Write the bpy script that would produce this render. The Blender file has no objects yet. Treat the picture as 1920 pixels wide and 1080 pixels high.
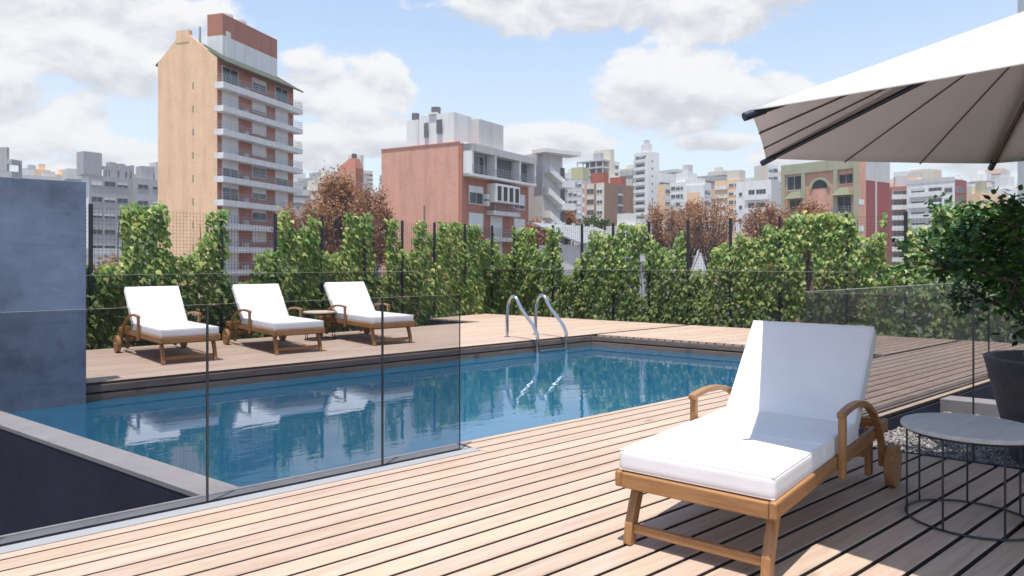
import bpy, bmesh, math, random
import numpy as np
from mathutils import Vector, Matrix
R = math.radians
rnd = random.Random(7)
S = bpy.context.scene
COL = S.collection

# ------------------------------------------------------------------ camera
TH = math.atan(1600 / 1375)                      # heading of the deck boards, right of the view axis
FW = Vector((math.cos(TH), math.sin(TH), 0)); RT = Vector((math.sin(TH), -math.cos(TH), 0))
cam_d = bpy.data.cameras.new('camera'); cam = bpy.data.objects.new('camera', cam_d); COL.objects.link(cam)
cam.location = (0, 0, 1.2)
cam.rotation_euler = (R(90), 0, TH - R(90))
cam_d.sensor_width = 36; cam_d.lens = 36 * 1375 / 1920
cam_d.shift_y = -54 / 1920
cam_d.clip_start = 0.05; cam_d.clip_end = 6000
cam_d.dof.use_dof = True; cam_d.dof.focus_distance = 4.6; cam_d.dof.aperture_fstop = 5.0
S.camera = cam
S.render.resolution_x = 1024; S.render.resolution_y = 576

# ------------------------------------------------------------------ sky
SUN_TO = Vector((0.26, 0.166, -1.405)).normalized()      # direction the sunlight travels
W = bpy.data.worlds.new('World'); S.world = W; W.use_nodes = True
def world_sky():
    nt = W.node_tree; nt.nodes.clear(); N = nt.nodes; L = nt.links
    def nd(t, **k):
        n = N.new(t)
        for a, b in k.items(): setattr(n, a, b)
        return n
    def inp(sock, v):
        if hasattr(v, 'is_linked') or isinstance(v, bpy.types.NodeSocket): L.new(v, sock)
        else: sock.default_value = v
    def M(op, a, b=0.0, c=0.0):
        n = nd('ShaderNodeMath', operation=op); inp(n.inputs[0], a); inp(n.inputs[1], b); inp(n.inputs[2], c); return n.outputs[0]
    def DOT(v, c):
        n = nd('ShaderNodeVectorMath', operation='DOT_PRODUCT'); L.new(v, n.inputs[0]); n.inputs[1].default_value = c; return n.outputs['Value']
    def SS(v, a, b, lo=0.0, hi=1.0):
        n = nd('ShaderNodeMapRange', interpolation_type='SMOOTHSTEP'); inp(n.inputs[0], v)
        n.inputs[1].default_value = a; n.inputs[2].default_value = b; n.inputs[3].default_value = lo; n.inputs[4].default_value = hi
        return n.outputs[0]
    def MIX(f, a, b):
        n = nd('ShaderNodeMix', data_type='RGBA'); inp(n.inputs[0], f); inp(n.inputs[6], a); inp(n.inputs[7], b); return n.outputs[2]
    tc = nd('ShaderNodeTexCoord'); d = tc.outputs['Generated']
    az = M('ARCTAN2', DOT(d, RT), DOT(d, FW)); el = M('ARCSINE', DOT(d, (0, 0, 1)))
    comb = nd('ShaderNodeCombineXYZ'); L.new(az, comb.inputs[0]); L.new(M('MULTIPLY', el, 1.75), comb.inputs[1])
    p = comb.outputs[0]
    def noise(v, scale, detail, rough, off=(0, 0, 0)):
        m = nd('ShaderNodeVectorMath', operation='ADD'); L.new(v, m.inputs[0]); m.inputs[1].default_value = off
        n = nd('ShaderNodeTexNoise'); L.new(m.outputs[0], n.inputs['Vector'])
        n.inputs['Scale'].default_value = scale; n.inputs['Detail'].default_value = detail; n.inputs['Roughness'].default_value = rough
        n.inputs['Distortion'].default_value = 0.25
        return n.outputs['Fac']
    # cumulus banks: azimuth from the view axis, elevation, half widths (radians)
    banks = [(-0.54, 0.275, 0.18, 0.085), (-0.62, 0.155, 0.13, 0.07), (-0.50, 0.10, 0.10, 0.05), (-0.225, 0.222, 0.105, 0.055), (-0.19, 0.17, 0.07, 0.035),
             (0.13, 0.345, 0.25, 0.055), (0.27, 0.31, 0.12, 0.04), (0.215, 0.222, 0.125, 0.062), (0.33, 0.205, 0.06, 0.035), (0.03, 0.155, 0.11, 0.032),
             (0.28, 0.152, 0.06, 0.013), (-0.27, 0.14, 0.07, 0.03), (0.40, 0.14, 0.10, 0.04), (0.0, 0.085, 0.3, 0.03), (0.36, 0.345, 0.012, 0.012),
             (0.62, 0.13, 0.14, 0.05), (-0.36, 0.07, 0.2, 0.04)]
    tot = None; num = None; den = None
    for (a, e, ra, re) in banks:
        x = M('MULTIPLY', M('SUBTRACT', az, a), 1 / ra); y = M('MULTIPLY', M('SUBTRACT', el, e), 1 / re)
        q = M('ADD', M('MULTIPLY', x, x), M('MULTIPLY', y, y))
        v = M('MAXIMUM', M('SUBTRACT', 1.0, M('MULTIPLY', q, 0.58)), 0.0)
        tot = v if tot is None else M('MAXIMUM', tot, v)
        num = M('MULTIPLY', v, y) if num is None else M('MULTIPLY_ADD', v, y, num); den = v if den is None else M('ADD', den, v)
    hgt = M('DIVIDE', num, M('ADD', den, 0.15))                     # how high inside its bank
    # the same sky goes on round the horizon outside these banks
    side = SS(M('ABSOLUTE', az), 0.72, 0.95)
    tot = M('MAXIMUM', tot, M('MULTIPLY', M('MULTIPLY', side, SS(noise(p, 2.2, 2, 0.5, (3.1, 1.7, 0)), 0.5, 0.72)), 0.9))
    n1 = noise(p, 9.0, 7, 0.6, (1.3, 0, 4.0)); n1u = noise(p, 9.0, 4, 0.6, (1.3, 0.035, 4.0)); n2 = noise(p, 28.0, 4, 0.6, (7.3, 0, 1.0))
    det = M('ADD', M('MULTIPLY', M('SUBTRACT', n1, 0.5), 1.5), M('MULTIPLY', M('SUBTRACT', n2, 0.5), 0.45))
    f0 = M('ADD', M('MULTIPLY', tot, 0.95), det)
    mask = SS(f0, 0.37, 0.64)
    # light comes from above: a part with more cloud over it is greyer
    lit = SS(M('ADD', M('MULTIPLY', hgt, 0.55), M('MULTIPLY', M('SUBTRACT', n1, n1u), 2.2)), -0.55, 0.28)
    sky = nd('ShaderNodeTexSky', sky_type='NISHITA'); sky.sun_disc = False
    sky.sun_elevation = math.asin(-SUN_TO.z); sky.sun_rotation = math.atan2(-SUN_TO.x, -SUN_TO.y)
    sky.altitude = 30; sky.air_density = 1.0; sky.dust_density = 0.6; sky.ozone_density = 1.2
    veil = MIX(0.14, sky.outputs[0], (4.3, 4.75, 5.1, 1))             # thin high haze over the whole sky
    base = MIX(M('MULTIPLY', SS(el, 0.0, 0.44, 1.0, 0.0), 0.62), veil, (4.0, 4.15, 4.3, 1))
    cl = MIX(lit, (3.05, 3.1, 3.3, 1), (4.5, 4.45, 4.45, 1))
    col = MIX(M('MULTIPLY', mask, 0.96), base, cl)
    bg = nd('ShaderNodeBackground'); L.new(col, bg.inputs[0]); bg.inputs[1].default_value = 0.15
    out = nd('ShaderNodeOutputWorld'); L.new(bg.outputs[0], out.inputs[0])
world_sky()

# ------------------------------------------------------------------ sun
sd = bpy.data.lights.new('sun', 'SUN'); sun = bpy.data.objects.new('sun', sd); COL.objects.link(sun)
sd.energy = 4.2; sd.angle = R(0.53); sd.color = (1.0, 0.94, 0.855)
sun.rotation_euler = SUN_TO.to_track_quat('-Z', 'Y').to_euler(); sun.location = (0, 0, 40)
S.view_settings.view_transform = 'Standard'; S.view_settings.look = 'None'
S.view_settings.exposure = 0.55; S.view_settings.gamma = 1.0
S.cycles.max_bounces = 7; S.cycles.transparent_max_bounces = 20; S.cycles.adaptive_threshold = 0.015
S.cycles.caustics_reflective = False; S.cycles.caustics_refractive = False
S.cycles.sample_clamp_indirect = 6

# ------------------------------------------------------------------ materials
class NT:
    def __init__(s, name):
        s.m = bpy.data.materials.new(name); s.m.use_nodes = True; s.t = s.m.node_tree; s.t.nodes.clear()
        s.out = s.n('ShaderNodeOutputMaterial')
    def n(s, t, **k):
        x = s.t.nodes.new(t)
        for a, b in k.items(): setattr(x, a, b)
        return x
    def put(s, sock, v):
        if isinstance(v, bpy.types.NodeSocket): s.t.links.new(v, sock)
        else: sock.default_value = v
    def math(s, op, a, b=0.0):
        x = s.n('ShaderNodeMath', operation=op); s.put(x.inputs[0], a); s.put(x.inputs[1], b); return x.outputs[0]
    def mix(s, f, a, b, bt='MIX'):
        x = s.n('ShaderNodeMix', data_type='RGBA', blend_type=bt); s.put(x.inputs[0], f); s.put(x.inputs[6], a); s.put(x.inputs[7], b); return x.outputs[2]
    def coords(s, kind='Object', scale=(1, 1, 1), rand=0.0, rot=(0, 0, 0)):
        tc = s.n('ShaderNodeTexCoord'); mp = s.n('ShaderNodeMapping'); s.t.links.new(tc.outputs[kind], mp.inputs['Vector'])
        mp.inputs['Scale'].default_value = scale; mp.inputs['Rotation'].default_value = rot
        if rand:
            oi = s.n('ShaderNodeObjectInfo'); cb = s.n('ShaderNodeCombineXYZ')
            for i, k in enumerate((1.0, 0.37, 0.71)): s.t.links.new(s.math('MULTIPLY', oi.outputs['Random'], rand * k), cb.inputs[i])
            s.t.links.new(cb.outputs[0], mp.inputs['Location'])
        return mp.outputs[0]
    def noise(s, vec, scale, detail=4, rough=0.55, dist=0.0):
        x = s.n('ShaderNodeTexNoise'); s.t.links.new(vec, x.inputs['Vector'])
        x.inputs['Scale'].default_value = scale; x.inputs['Detail'].default_value = detail; x.inputs['Roughness'].default_value = rough; x.inputs['Distortion'].default_value = dist
        return x.outputs['Fac']
    def ramp(s, f, *st):
        x = s.n('ShaderNodeValToRGB'); s.put(x.inputs[0], f); e = x.color_ramp.elements
        while len(e) < len(st): e.new(0.5)
        for i, (p, c) in enumerate(st): e[i].position = p; e[i].color = c if len(c) == 4 else (*c, 1)
        return x.outputs[0]
    def mr(s, v, a, b, lo=0.0, hi=1.0):
        x = s.n('ShaderNodeMapRange'); s.put(x.inputs[0], v)
        for i, k in enumerate((a, b, lo, hi)): x.inputs[i + 1].default_value = k
        return x.outputs[0]
    def bump(s, h, strength=0.3, dist=0.01):
        x = s.n('ShaderNodeBump'); s.put(x.inputs['Height'], h); x.inputs['Strength'].default_value = strength; x.inputs['Distance'].default_value = dist; return x.outputs[0]
    def bsdf(s, col, rough=0.6, nrm=None, metal=0.0, spec=0.5, **k):
        x = s.n('ShaderNodeBsdfPrincipled'); s.put(x.inputs['Base Color'], col if isinstance(col, bpy.types.NodeSocket) else (*col, 1) if len(col) == 3 else col)
        s.put(x.inputs['Roughness'], rough); x.inputs['Metallic'].default_value = metal; x.inputs['Specular IOR Level'].default_value = spec
        if nrm is not None: s.put(x.inputs['Normal'], nrm)
        for a, b in k.items(): s.put(x.inputs[a], b)
        return x.outputs[0]
    def done(s, sh): s.t.links.new(sh, s.out.inputs[0]); return s.m
def c3(c, k): return tuple(min(1, x * k) for x in c)

def mat_plain(name, col, rough=0.6, var=0.12, scale=3.0, metal=0.0, spec=0.5, rand=0.0):
    a = NT(name); v = a.coords(rand=rand); f = a.noise(v, scale, 6, 0.6)
    c = a.ramp(f, (0.25, c3(col, 1 - var)), (0.75, c3(col, 1 + var)))
    return a.done(a.bsdf(c, rough, a.bump(a.noise(v, scale * 12, 3), 0.12, 0.004), metal, spec))
def mat_board(name, base, dark, light, knots=True, rough=0.62, sat=1.0):
    a = NT(name); v = a.coords(rand=40.0)
    vs = a.n('ShaderNodeVectorMath', operation='MULTIPLY'); a.t.links.new(v, vs.inputs[0]); vs.inputs[1].default_value = (0.9, 14, 6); g = vs.outputs[0]
    grain = a.noise(g, 2.2, 7, 0.62, 0.8); fine = a.noise(g, 14, 4, 0.7, 0.2)
    c = a.ramp(a.math('ADD', a.math('MULTIPLY', grain, 0.75), a.math('MULTIPLY', fine, 0.25)), (0.30, dark), (0.5, base), (0.72, light))
    patch = a.noise(v, 1.3, 3, 0.5); c = a.mix(a.mr(patch, 0.42, 0.75, 0, 0.35), c, (*c3(base, 1.12)[:2], base[2] * 0.98, 1))
    if knots:
        kv = a.n('ShaderNodeVectorMath', operation='MULTIPLY'); a.t.links.new(v, kv.inputs[0]); kv.inputs[1].default_value = (1.9, 5.5, 2)
        vo = a.n('ShaderNodeTexVoronoi'); a.t.links.new(kv.outputs[0], vo.inputs['Vector']); vo.inputs['Scale'].default_value = 1.0
        pick = a.math('GREATER_THAN', a.n('ShaderNodeSeparateColor').outputs[0], 0.5)
        sc = a.n('ShaderNodeSeparateColor'); a.t.links.new(vo.outputs['Color'], sc.inputs[0])
        on = a.math('GREATER_THAN', sc.outputs[0], 0.62)
        ring = a.noise(kv.outputs[0], 9, 3)
        dd = a.math('ADD', vo.outputs['Distance'], a.math('MULTIPLY', a.math('SUBTRACT', ring, 0.5), 0.09))
        k1 = a.math('MULTIPLY', a.mr(dd, 0.03, 0.13, 1, 0), on)
        c = a.mix(a.math('MULTIPLY', k1, 0.62), c, (dark[0] * 0.42, dark[1] * 0.36, dark[2] * 0.32, 1))
    oi = a.n('ShaderNodeObjectInfo')
    hs = a.n('ShaderNodeHueSaturation'); a.t.links.new(c, hs.inputs['Color'])
    a.put(hs.inputs['Value'], a.mr(oi.outputs['Random'], 0, 1, 0.92, 1.06)); a.put(hs.inputs['Hue'], a.mr(a.math('FRACT', a.math('MULTIPLY', oi.outputs['Random'], 7.31)), 0, 1, 0.492, 0.506))
    hs.inputs['Saturation'].default_value = sat
    h = a.math('ADD', a.math('MULTIPLY', grain, 0.6), a.math('MULTIPLY', fine, 0.5))
    return a.done(a.bsdf(hs.outputs[0], a.mr(fine, 0.3, 0.7, rough - 0.08, rough + 0.12), a.bump(h, 0.22, 0.004), 0, 0.35))
def mat_teak(name, axis, col=(0.335, 0.17, 0.07)):
    a = NT(name); sc = [22, 22, 22]; sc[axis] = 1.4
    v = a.coords(rand=9.0); vs = a.n('ShaderNodeVectorMath', operation='MULTIPLY'); a.t.links.new(v, vs.inputs[0]); vs.inputs[1].default_value = sc
    g = a.noise(vs.outputs[0], 1.6, 6, 0.65, 0.5); f2 = a.noise(vs.outputs[0], 9, 3, 0.6)
    c = a.ramp(a.math('ADD', a.math('MULTIPLY', g, 0.7), a.math('MULTIPLY', f2, 0.3)), (0.3, c3(col, 0.52)), (0.5, col), (0.7, c3(col, 1.4)))
    return a.done(a.bsdf(c, a.mr(f2, 0.3, 0.7, 0.38, 0.55), a.bump(f2, 0.15, 0.002), 0, 0.4))
def mat_concrete(name, col, var=0.16, scale=1.6, streak=0.0, rough=0.75, spots=0.35):
    a = NT(name); v = a.coords()
    f = a.noise(v, scale, 8, 0.62, 0.3); f2 = a.noise(v, scale * 7, 6, 0.6)
    c = a.ramp(a.math('ADD', a.math('MULTIPLY', f, 0.7), a.math('MULTIPLY', f2, 0.3)), (0.32, c3(col, 1 - var * 1.5)), (0.52, col), (0.72, c3(col, 1 + var)))
    st = a.n('ShaderNodeVectorMath', operation='MULTIPLY'); a.t.links.new(v, st.inputs[0]); st.inputs[1].default_value = (1.2, 1.2, 9)
    s1 = a.noise(st.outputs[0], 1.5, 5, 0.6, 0.6)
    c = a.mix(a.mr(s1, 0.52, 0.78, 0, streak), c, (*c3(col, 0.62), 1))
    sp = a.noise(v, 30, 2, 0.5); c = a.mix(a.mr(sp, 0.66, 0.74, 0, spots), c, (*c3(col, 0.55), 1))
    return a.done(a.bsdf(c, rough, a.bump(f2, 0.2, 0.006), 0, 0.35))
def mat_brick(name, col, mortar, var=0.2, rotz=None, scale=1.0):
    a = NT(name); v = a.coords()
    geo = a.n('ShaderNodeSeparateXYZ'); a.t.links.new(v, geo.inputs[0])
    cb = a.n('ShaderNodeCombineXYZ'); a.t.links.new(a.math('ADD', geo.outputs[0], geo.outputs[1]), cb.inputs[0]); a.t.links.new(geo.outputs[2], cb.inputs[1])
    b = a.n('ShaderNodeTexBrick'); a.t.links.new(cb.outputs[0], b.inputs['Vector'])
    b.inputs['Color1'].default_value = (*c3(col, 1 + var), 1); b.inputs['Color2'].default_value = (*c3(col, 1 - var), 1); b.inputs['Mortar'].default_value = (*mortar, 1)
    b.inputs['Scale'].default_value = scale; b.inputs['Mortar Size'].default_value = 0.012; b.inputs['Brick Width'].default_value = 0.26; b.inputs['Row Height'].default_value = 0.085
    f = a.noise(v, 0.35, 6, 0.6); st = a.n('ShaderNodeVectorMath', operation='MULTIPLY'); a.t.links.new(v, st.inputs[0]); st.inputs[1].default_value = (0.8, 0.8, 0.12)
    f3 = a.noise(st.outputs[0], 1.1, 5, 0.6)
    c = a.mix(a.mr(f, 0.4, 0.75, 0, 0.38), b.outputs[0], (*c3(col, 1.35), 1)); c = a.mix(a.mr(f3, 0.46, 0.75, 0, 0.45), c, (*c3(col, 0.62), 1))
    return a.done(a.bsdf(c, 0.85, None, 0, 0.2))
def mat_plaster(name, col, dirt=0.55):
    a = NT(name); v = a.coords(); st = a.n('ShaderNodeVectorMath', operation='MULTIPLY'); a.t.links.new(v, st.inputs[0]); st.inputs[1].default_value = (1.1, 1.1, 0.16)
    f = a.noise(st.outputs[0], 0.9, 7, 0.65); f2 = a.noise(v, 0.5, 5, 0.6)
    c = a.mix(a.mr(f, 0.48, 0.8, 0, dirt), (*col, 1), (*c3(col, 0.6), 1)); c = a.mix(a.mr(f2, 0.5, 0.8, 0, dirt * 0.6), c, (col[0] * 0.78, col[1] * 0.76, col[2] * 0.7, 1))
    return a.done(a.bsdf(c, 0.85, None, 0, 0.2))
def mat_leaf(name, lo, mid, hi, trans=0.35, rough=0.45):
    a = NT(name); g = a.n('ShaderNodeNewGeometry'); r = g.outputs['Random Per Island']
    c = a.ramp(r, (0.0, lo), (0.55, mid), (1.0, hi))
    big = a.noise(a.coords(), 1.7, 3); c = a.mix(a.mr(big, 0.45, 0.75, 0.0, 0.35), c, (*hi, 1))
    p = a.bsdf(c, rough, None, 0, 0.35)
    t = a.n('ShaderNodeBsdfTranslucent'); a.put(t.inputs[0], a.mix(1.0, c, (1.0, 1.1, 0.55, 1), 'MULTIPLY'))
    m = a.n('ShaderNodeMixShader'); m.inputs[0].default_value = trans; a.t.links.new(p, m.inputs[1]); a.t.links.new(t.outputs[0], m.inputs[2])
    return a.done(m.outputs[0])
def mat_glass(name, tint, ior=1.5, rough=0.0):
    a = NT(name); t = a.n('ShaderNodeBsdfTransparent'); t.inputs[0].default_value = (*tint, 1)
    gl = a.n('ShaderNodeBsdfGlossy'); gl.inputs['Roughness'].default_value = rough; gl.inputs[0].default_value = (0.9, 0.95, 0.95, 1)
    fr = a.n('ShaderNodeFresnel'); fr.inputs[0].default_value = ior
    m = a.n('ShaderNodeMixShader'); a.t.links.new(a.math('MULTIPLY', fr.outputs[0], 0.13), m.inputs[0]); a.t.links.new(t.outputs[0], m.inputs[1]); a.t.links.new(gl.outputs[0], m.inputs[2])
    return a.done(m.outputs[0])
def mat_water():
    a = NT('pool_water'); v = a.coords()
    st = a.n('ShaderNodeMapping'); a.t.links.new(v, st.inputs[0]); st.inputs['Rotation'].default_value = (0, 0, R(41)); st.inputs['Scale'].default_value = (0.8, 2.6, 1)
    h = a.math('ADD', a.noise(st.outputs[0], 2.2, 2, 0.45, 0.4), a.math('MULTIPLY', a.noise(st.outputs[0], 9.0, 2, 0.5, 0.3), 0.22))
    nrm = a.bump(h, 0.065, 0.02)
    tr = a.n('ShaderNodeBsdfTransparent'); tr.inputs[0].default_value = (0.55, 0.80, 0.90, 1)
    df = a.n('ShaderNodeBsdfDiffuse'); df.inputs[0].default_value = (0.014, 0.135, 0.25, 1)      # light scattered back by the water itself
    t = a.n('ShaderNodeMixShader'); t.inputs[0].default_value = 0.86; a.t.links.new(tr.outputs[0], t.inputs[1]); a.t.links.new(df.outputs[0], t.inputs[2])
    gl = a.n('ShaderNodeBsdfGlossy'); gl.inputs['Roughness'].default_value = 0.015; a.put(gl.inputs['Normal'], nrm)
    fr = a.n('ShaderNodeFresnel'); fr.inputs[0].default_value = 1.9; a.put(fr.inputs['Normal'], nrm)
    m = a.n('ShaderNodeMixShader'); a.t.links.new(a.math('MINIMUM', a.math('MULTIPLY', fr.outputs[0], 1.25), 0.95), m.inputs[0]); a.t.links.new(t.outputs[0], m.inputs[1]); a.t.links.new(gl.outputs[0], m.inputs[2])
    return a.done(m.outputs[0])
def mat_fabric(name, col, trans=0.0, weave=900, tcol=None):
    a = NT(name); v = a.coords()
    w = a.noise(v, weave * 0.4, 2, 0.5); f = a.noise(v, 4, 4)
    c = a.ramp(a.math('ADD', a.math('MULTIPLY', f, 0.5), a.math('MULTIPLY', a.noise(v, 90, 3, 0.6), 0.5)), (0.35, c3(col, 0.90)), (0.65, col))
    p = a.bsdf(c, 0.9, a.bump(a.math('ADD', w, a.math('MULTIPLY', a.noise(v, 7, 3), 1.2)), 0.12, 0.004), 0, 0.15)
    if not trans: return a.done(p)
    t = a.n('ShaderNodeBsdfTranslucent'); t.inputs[0].default_value = (*(tcol or col), 1)
    m = a.n('ShaderNodeMixShader'); m.inputs[0].default_value = trans; a.t.links.new(p, m.inputs[1]); a.t.links.new(t.outputs[0], m.inputs[2])
    return a.done(m.outputs[0])

MT = {}
MT['deck'] = mat_board('deck_wood', (0.46, 0.35, 0.275), (0.33, 0.23, 0.168), (0.53, 0.42, 0.338))
MT['fascia'] = mat_board('fascia_wood', (0.185, 0.135, 0.115), (0.10, 0.07, 0.058), (0.25, 0.19, 0.165), rough=0.75)
MT['plank_edge'] = mat_plain('gap_shade_plank_edge', (0.055, 0.042, 0.036), 0.85, 0.25, 6)  # shade of the board gaps painted onto the plank sides as near black
MT['under'] = mat_plain('dark_substructure', (0.012, 0.012, 0.014), 0.9)
for i, k in enumerate('xyz'): MT['teak_' + k] = mat_teak('teak_grain_' + k, i)
MT['wallblue'] = mat_concrete('blue_grey_concrete', (0.168, 0.195, 0.262), 0.36, 1.1, 0.6)
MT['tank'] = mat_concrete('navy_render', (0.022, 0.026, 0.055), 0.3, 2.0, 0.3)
MT['coping'] = mat_concrete('pale_concrete', (0.305, 0.295, 0.295), 0.12, 3.5, 0.15, spots=0.25)
MT['strip'] = mat_concrete('white_stone', (0.30, 0.31, 0.33), 0.06, 6.0, 0.1, spots=0.1)
MT['tile'] = mat_plain('pool_paint', (0.045, 0.30, 0.50), 0.5, 0.1, 2.0)
MT['water'] = mat_water()
MT['glass'] = mat_glass('tinted_glass', (0.80, 0.80, 0.815))
MT['glass_edge'] = mat_plain('glass_edge_dark', (0.035, 0.045, 0.045), 0.2, 0.05)
MT['glass_top'] = mat_plain('glass_edge_pale', (0.42, 0.40, 0.35), 0.25, 0.35)
MT['cushion'] = mat_fabric('white_canvas', (0.83, 0.82, 0.83))
MT['canopy'] = mat_fabric('canopy_cloth', (0.74, 0.72, 0.71), 0.16, tcol=(0.62, 0.56, 0.52))
MT['navy_metal'] = mat_plain('navy_metal', (0.02, 0.03, 0.05), 0.35, 0.1, metal=0.3)
MT['bronze'] = mat_plain('bronze_rib', (0.11, 0.065, 0.035), 0.45, 0.15, metal=0.2)
MT['steel'] = mat_plain('polished_steel', (0.50, 0.53, 0.58), 0.10, 0.03, metal=1.0)
MT['rod'] = mat_plain('dark_rod', (0.05, 0.055, 0.065), 0.35, 0.1, metal=0.6)
MT['tabletop'] = mat_board('whitewashed_wood', (0.52, 0.50, 0.48), (0.40, 0.385, 0.37), (0.60, 0.58, 0.56), knots=False, sat=0.8)
MT['tabletop2'] = mat_board('pale_wood_top', (0.60, 0.50, 0.38), (0.50, 0.40, 0.29), (0.68, 0.57, 0.45), knots=False)
MT['pot'] = mat_concrete('planter_concrete', (0.16, 0.155, 0.17), 0.2, 4.0, 0.3)
MT['soil'] = mat_plain('soil', (0.03, 0.022, 0.016), 0.95, 0.3, 20)
MT['post'] = mat_plain('navy_post', (0.012, 0.016, 0.028), 0.5, 0.1)
MT['wire'] = mat_plain('wire', (0.05, 0.05, 0.055), 0.5, 0.1, metal=0.4)
MT['ivy'] = mat_leaf('ivy_leaf', (0.075, 0.16, 0.042), (0.175, 0.28, 0.075), (0.45, 0.48, 0.15), 0.34)
MT['shrub'] = mat_leaf('shrub_leaf', (0.012, 0.05, 0.012), (0.028, 0.095, 0.02), (0.075, 0.19, 0.035), 0.28, 0.38)
MT['bark'] = mat_plain('bark', (0.075, 0.055, 0.04), 0.9, 0.3, 12)
MT['autumn'] = mat_leaf('autumn_leaf', (0.20, 0.085, 0.05), (0.36, 0.18, 0.11), (0.50, 0.29, 0.19), 0.3, 0.7)
MT['treegreen'] = mat_leaf('far_green_leaf', (0.04, 0.075, 0.02), (0.07, 0.11, 0.03), (0.12, 0.16, 0.05), 0.3, 0.7)
MT['brick_or'] = mat_brick('orange_brick', (0.77, 0.50, 0.305), (0.76, 0.56, 0.39), 0.10)
MT['roof_pale'] = mat_plaster('pale_sheet_roof', (0.27, 0.28, 0.30), 0.4)
MT['awning'] = mat_plaster('olive_awning', (0.19, 0.20, 0.135), 0.3)
MT['brick_red'] = mat_brick('red_brick', (0.40, 0.165, 0.115), (0.42, 0.22, 0.17), 0.12)
MT['brick_pink'] = mat_brick('pink_brick', (0.62, 0.32, 0.235), (0.64, 0.40, 0.31), 0.12)
MT['brick_brown'] = mat_brick('brown_brick', (0.27, 0.165, 0.115), (0.30, 0.20, 0.15), 0.12)
MT['brick_dkred'] = mat_brick('dark_red_brick', (0.30, 0.085, 0.085), (0.32, 0.13, 0.12), 0.10)
MT['white'] = mat_plaster('white_plaster', (0.74, 0.735, 0.72))
MT['cream'] = mat_plaster('cream_plaster', (0.66, 0.60, 0.50))
MT['pale'] = mat_plaster('pale_grey_plaster', (0.56, 0.55, 0.54))
MT['grey'] = mat_plaster('grey_concrete_far', (0.40, 0.40, 0.41))
MT['dkgrey'] = mat_plaster('dark_grey_far', (0.16, 0.16, 0.17))
MT['yellow'] = mat_plaster('yellow_plaster', (0.52, 0.49, 0.30))
MT['lime'] = mat_plaster('lime_green_frame', (0.40, 0.40, 0.28))
MT['redbox'] = mat_plaster('red_plaster', (0.38, 0.12, 0.085))
MT['shutter'] = mat_plaster('white_shutter', (0.72, 0.72, 0.71), 0.15)
MT['green_roof'] = mat_plaster('green_metal_roof', (0.075, 0.09, 0.068), 0.3)
a = NT('window_glass'); MT['pane'] = a.done(a.bsdf((0.05, 0.06, 0.07), 0.08, None, 0, 0.6))
MT['rail'] = mat_plain('grey_railing', (0.35, 0.36, 0.38), 0.5, 0.1, metal=0.3)
MT['ground'] = mat_concrete('city_ground', (0.20, 0.19, 0.18), 0.3, 0.05)
MT['gravel'] = None
a = NT('gravel_stone'); g_ = a.n('ShaderNodeNewGeometry')
MT['gravel'] = a.done(a.bsdf(a.ramp(g_.outputs['Random Per Island'], (0.0, (0.22, 0.21, 0.205)), (0.5, (0.42, 0.40, 0.38)), (1.0, (0.62, 0.59, 0.56))), 0.8))

# ------------------------------------------------------------------ mesh helpers
def link(name, me, mats, parent=None, loc=None, rot=None):
    o = bpy.data.objects.new(name, me); COL.objects.link(o)
    if mats is not None:
        for m in (mats if isinstance(mats, (list, tuple)) else [mats]):
            if len(me.materials) < (len(mats) if isinstance(mats, (list, tuple)) else 1): me.materials.append(m)
    if parent is not None: o.parent = parent
    if loc is not None: o.location = loc
    if rot is not None: o.rotation_euler = rot
    return o
def tag(o, label=None, cat=None, group=None, kind=None):
    if label: o['label'] = label
    if cat: o['category'] = cat
    if group: o['group'] = group
    if kind: o['kind'] = kind
    return o
def empty(name, loc=(0, 0, 0), rz=0.0, label=None, cat=None, group=None):
    o = bpy.data.objects.new(name, None); COL.objects.link(o); o.location = loc; o.rotation_euler = (0, 0, rz); o.empty_display_size = 0.2
    return tag(o, label, cat, group)
def copy_tree(o, parent=None):
    c = o.copy(); COL.objects.link(c); c.parent = parent
    for ch in list(o.children): copy_tree(ch, c)
    return c
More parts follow.
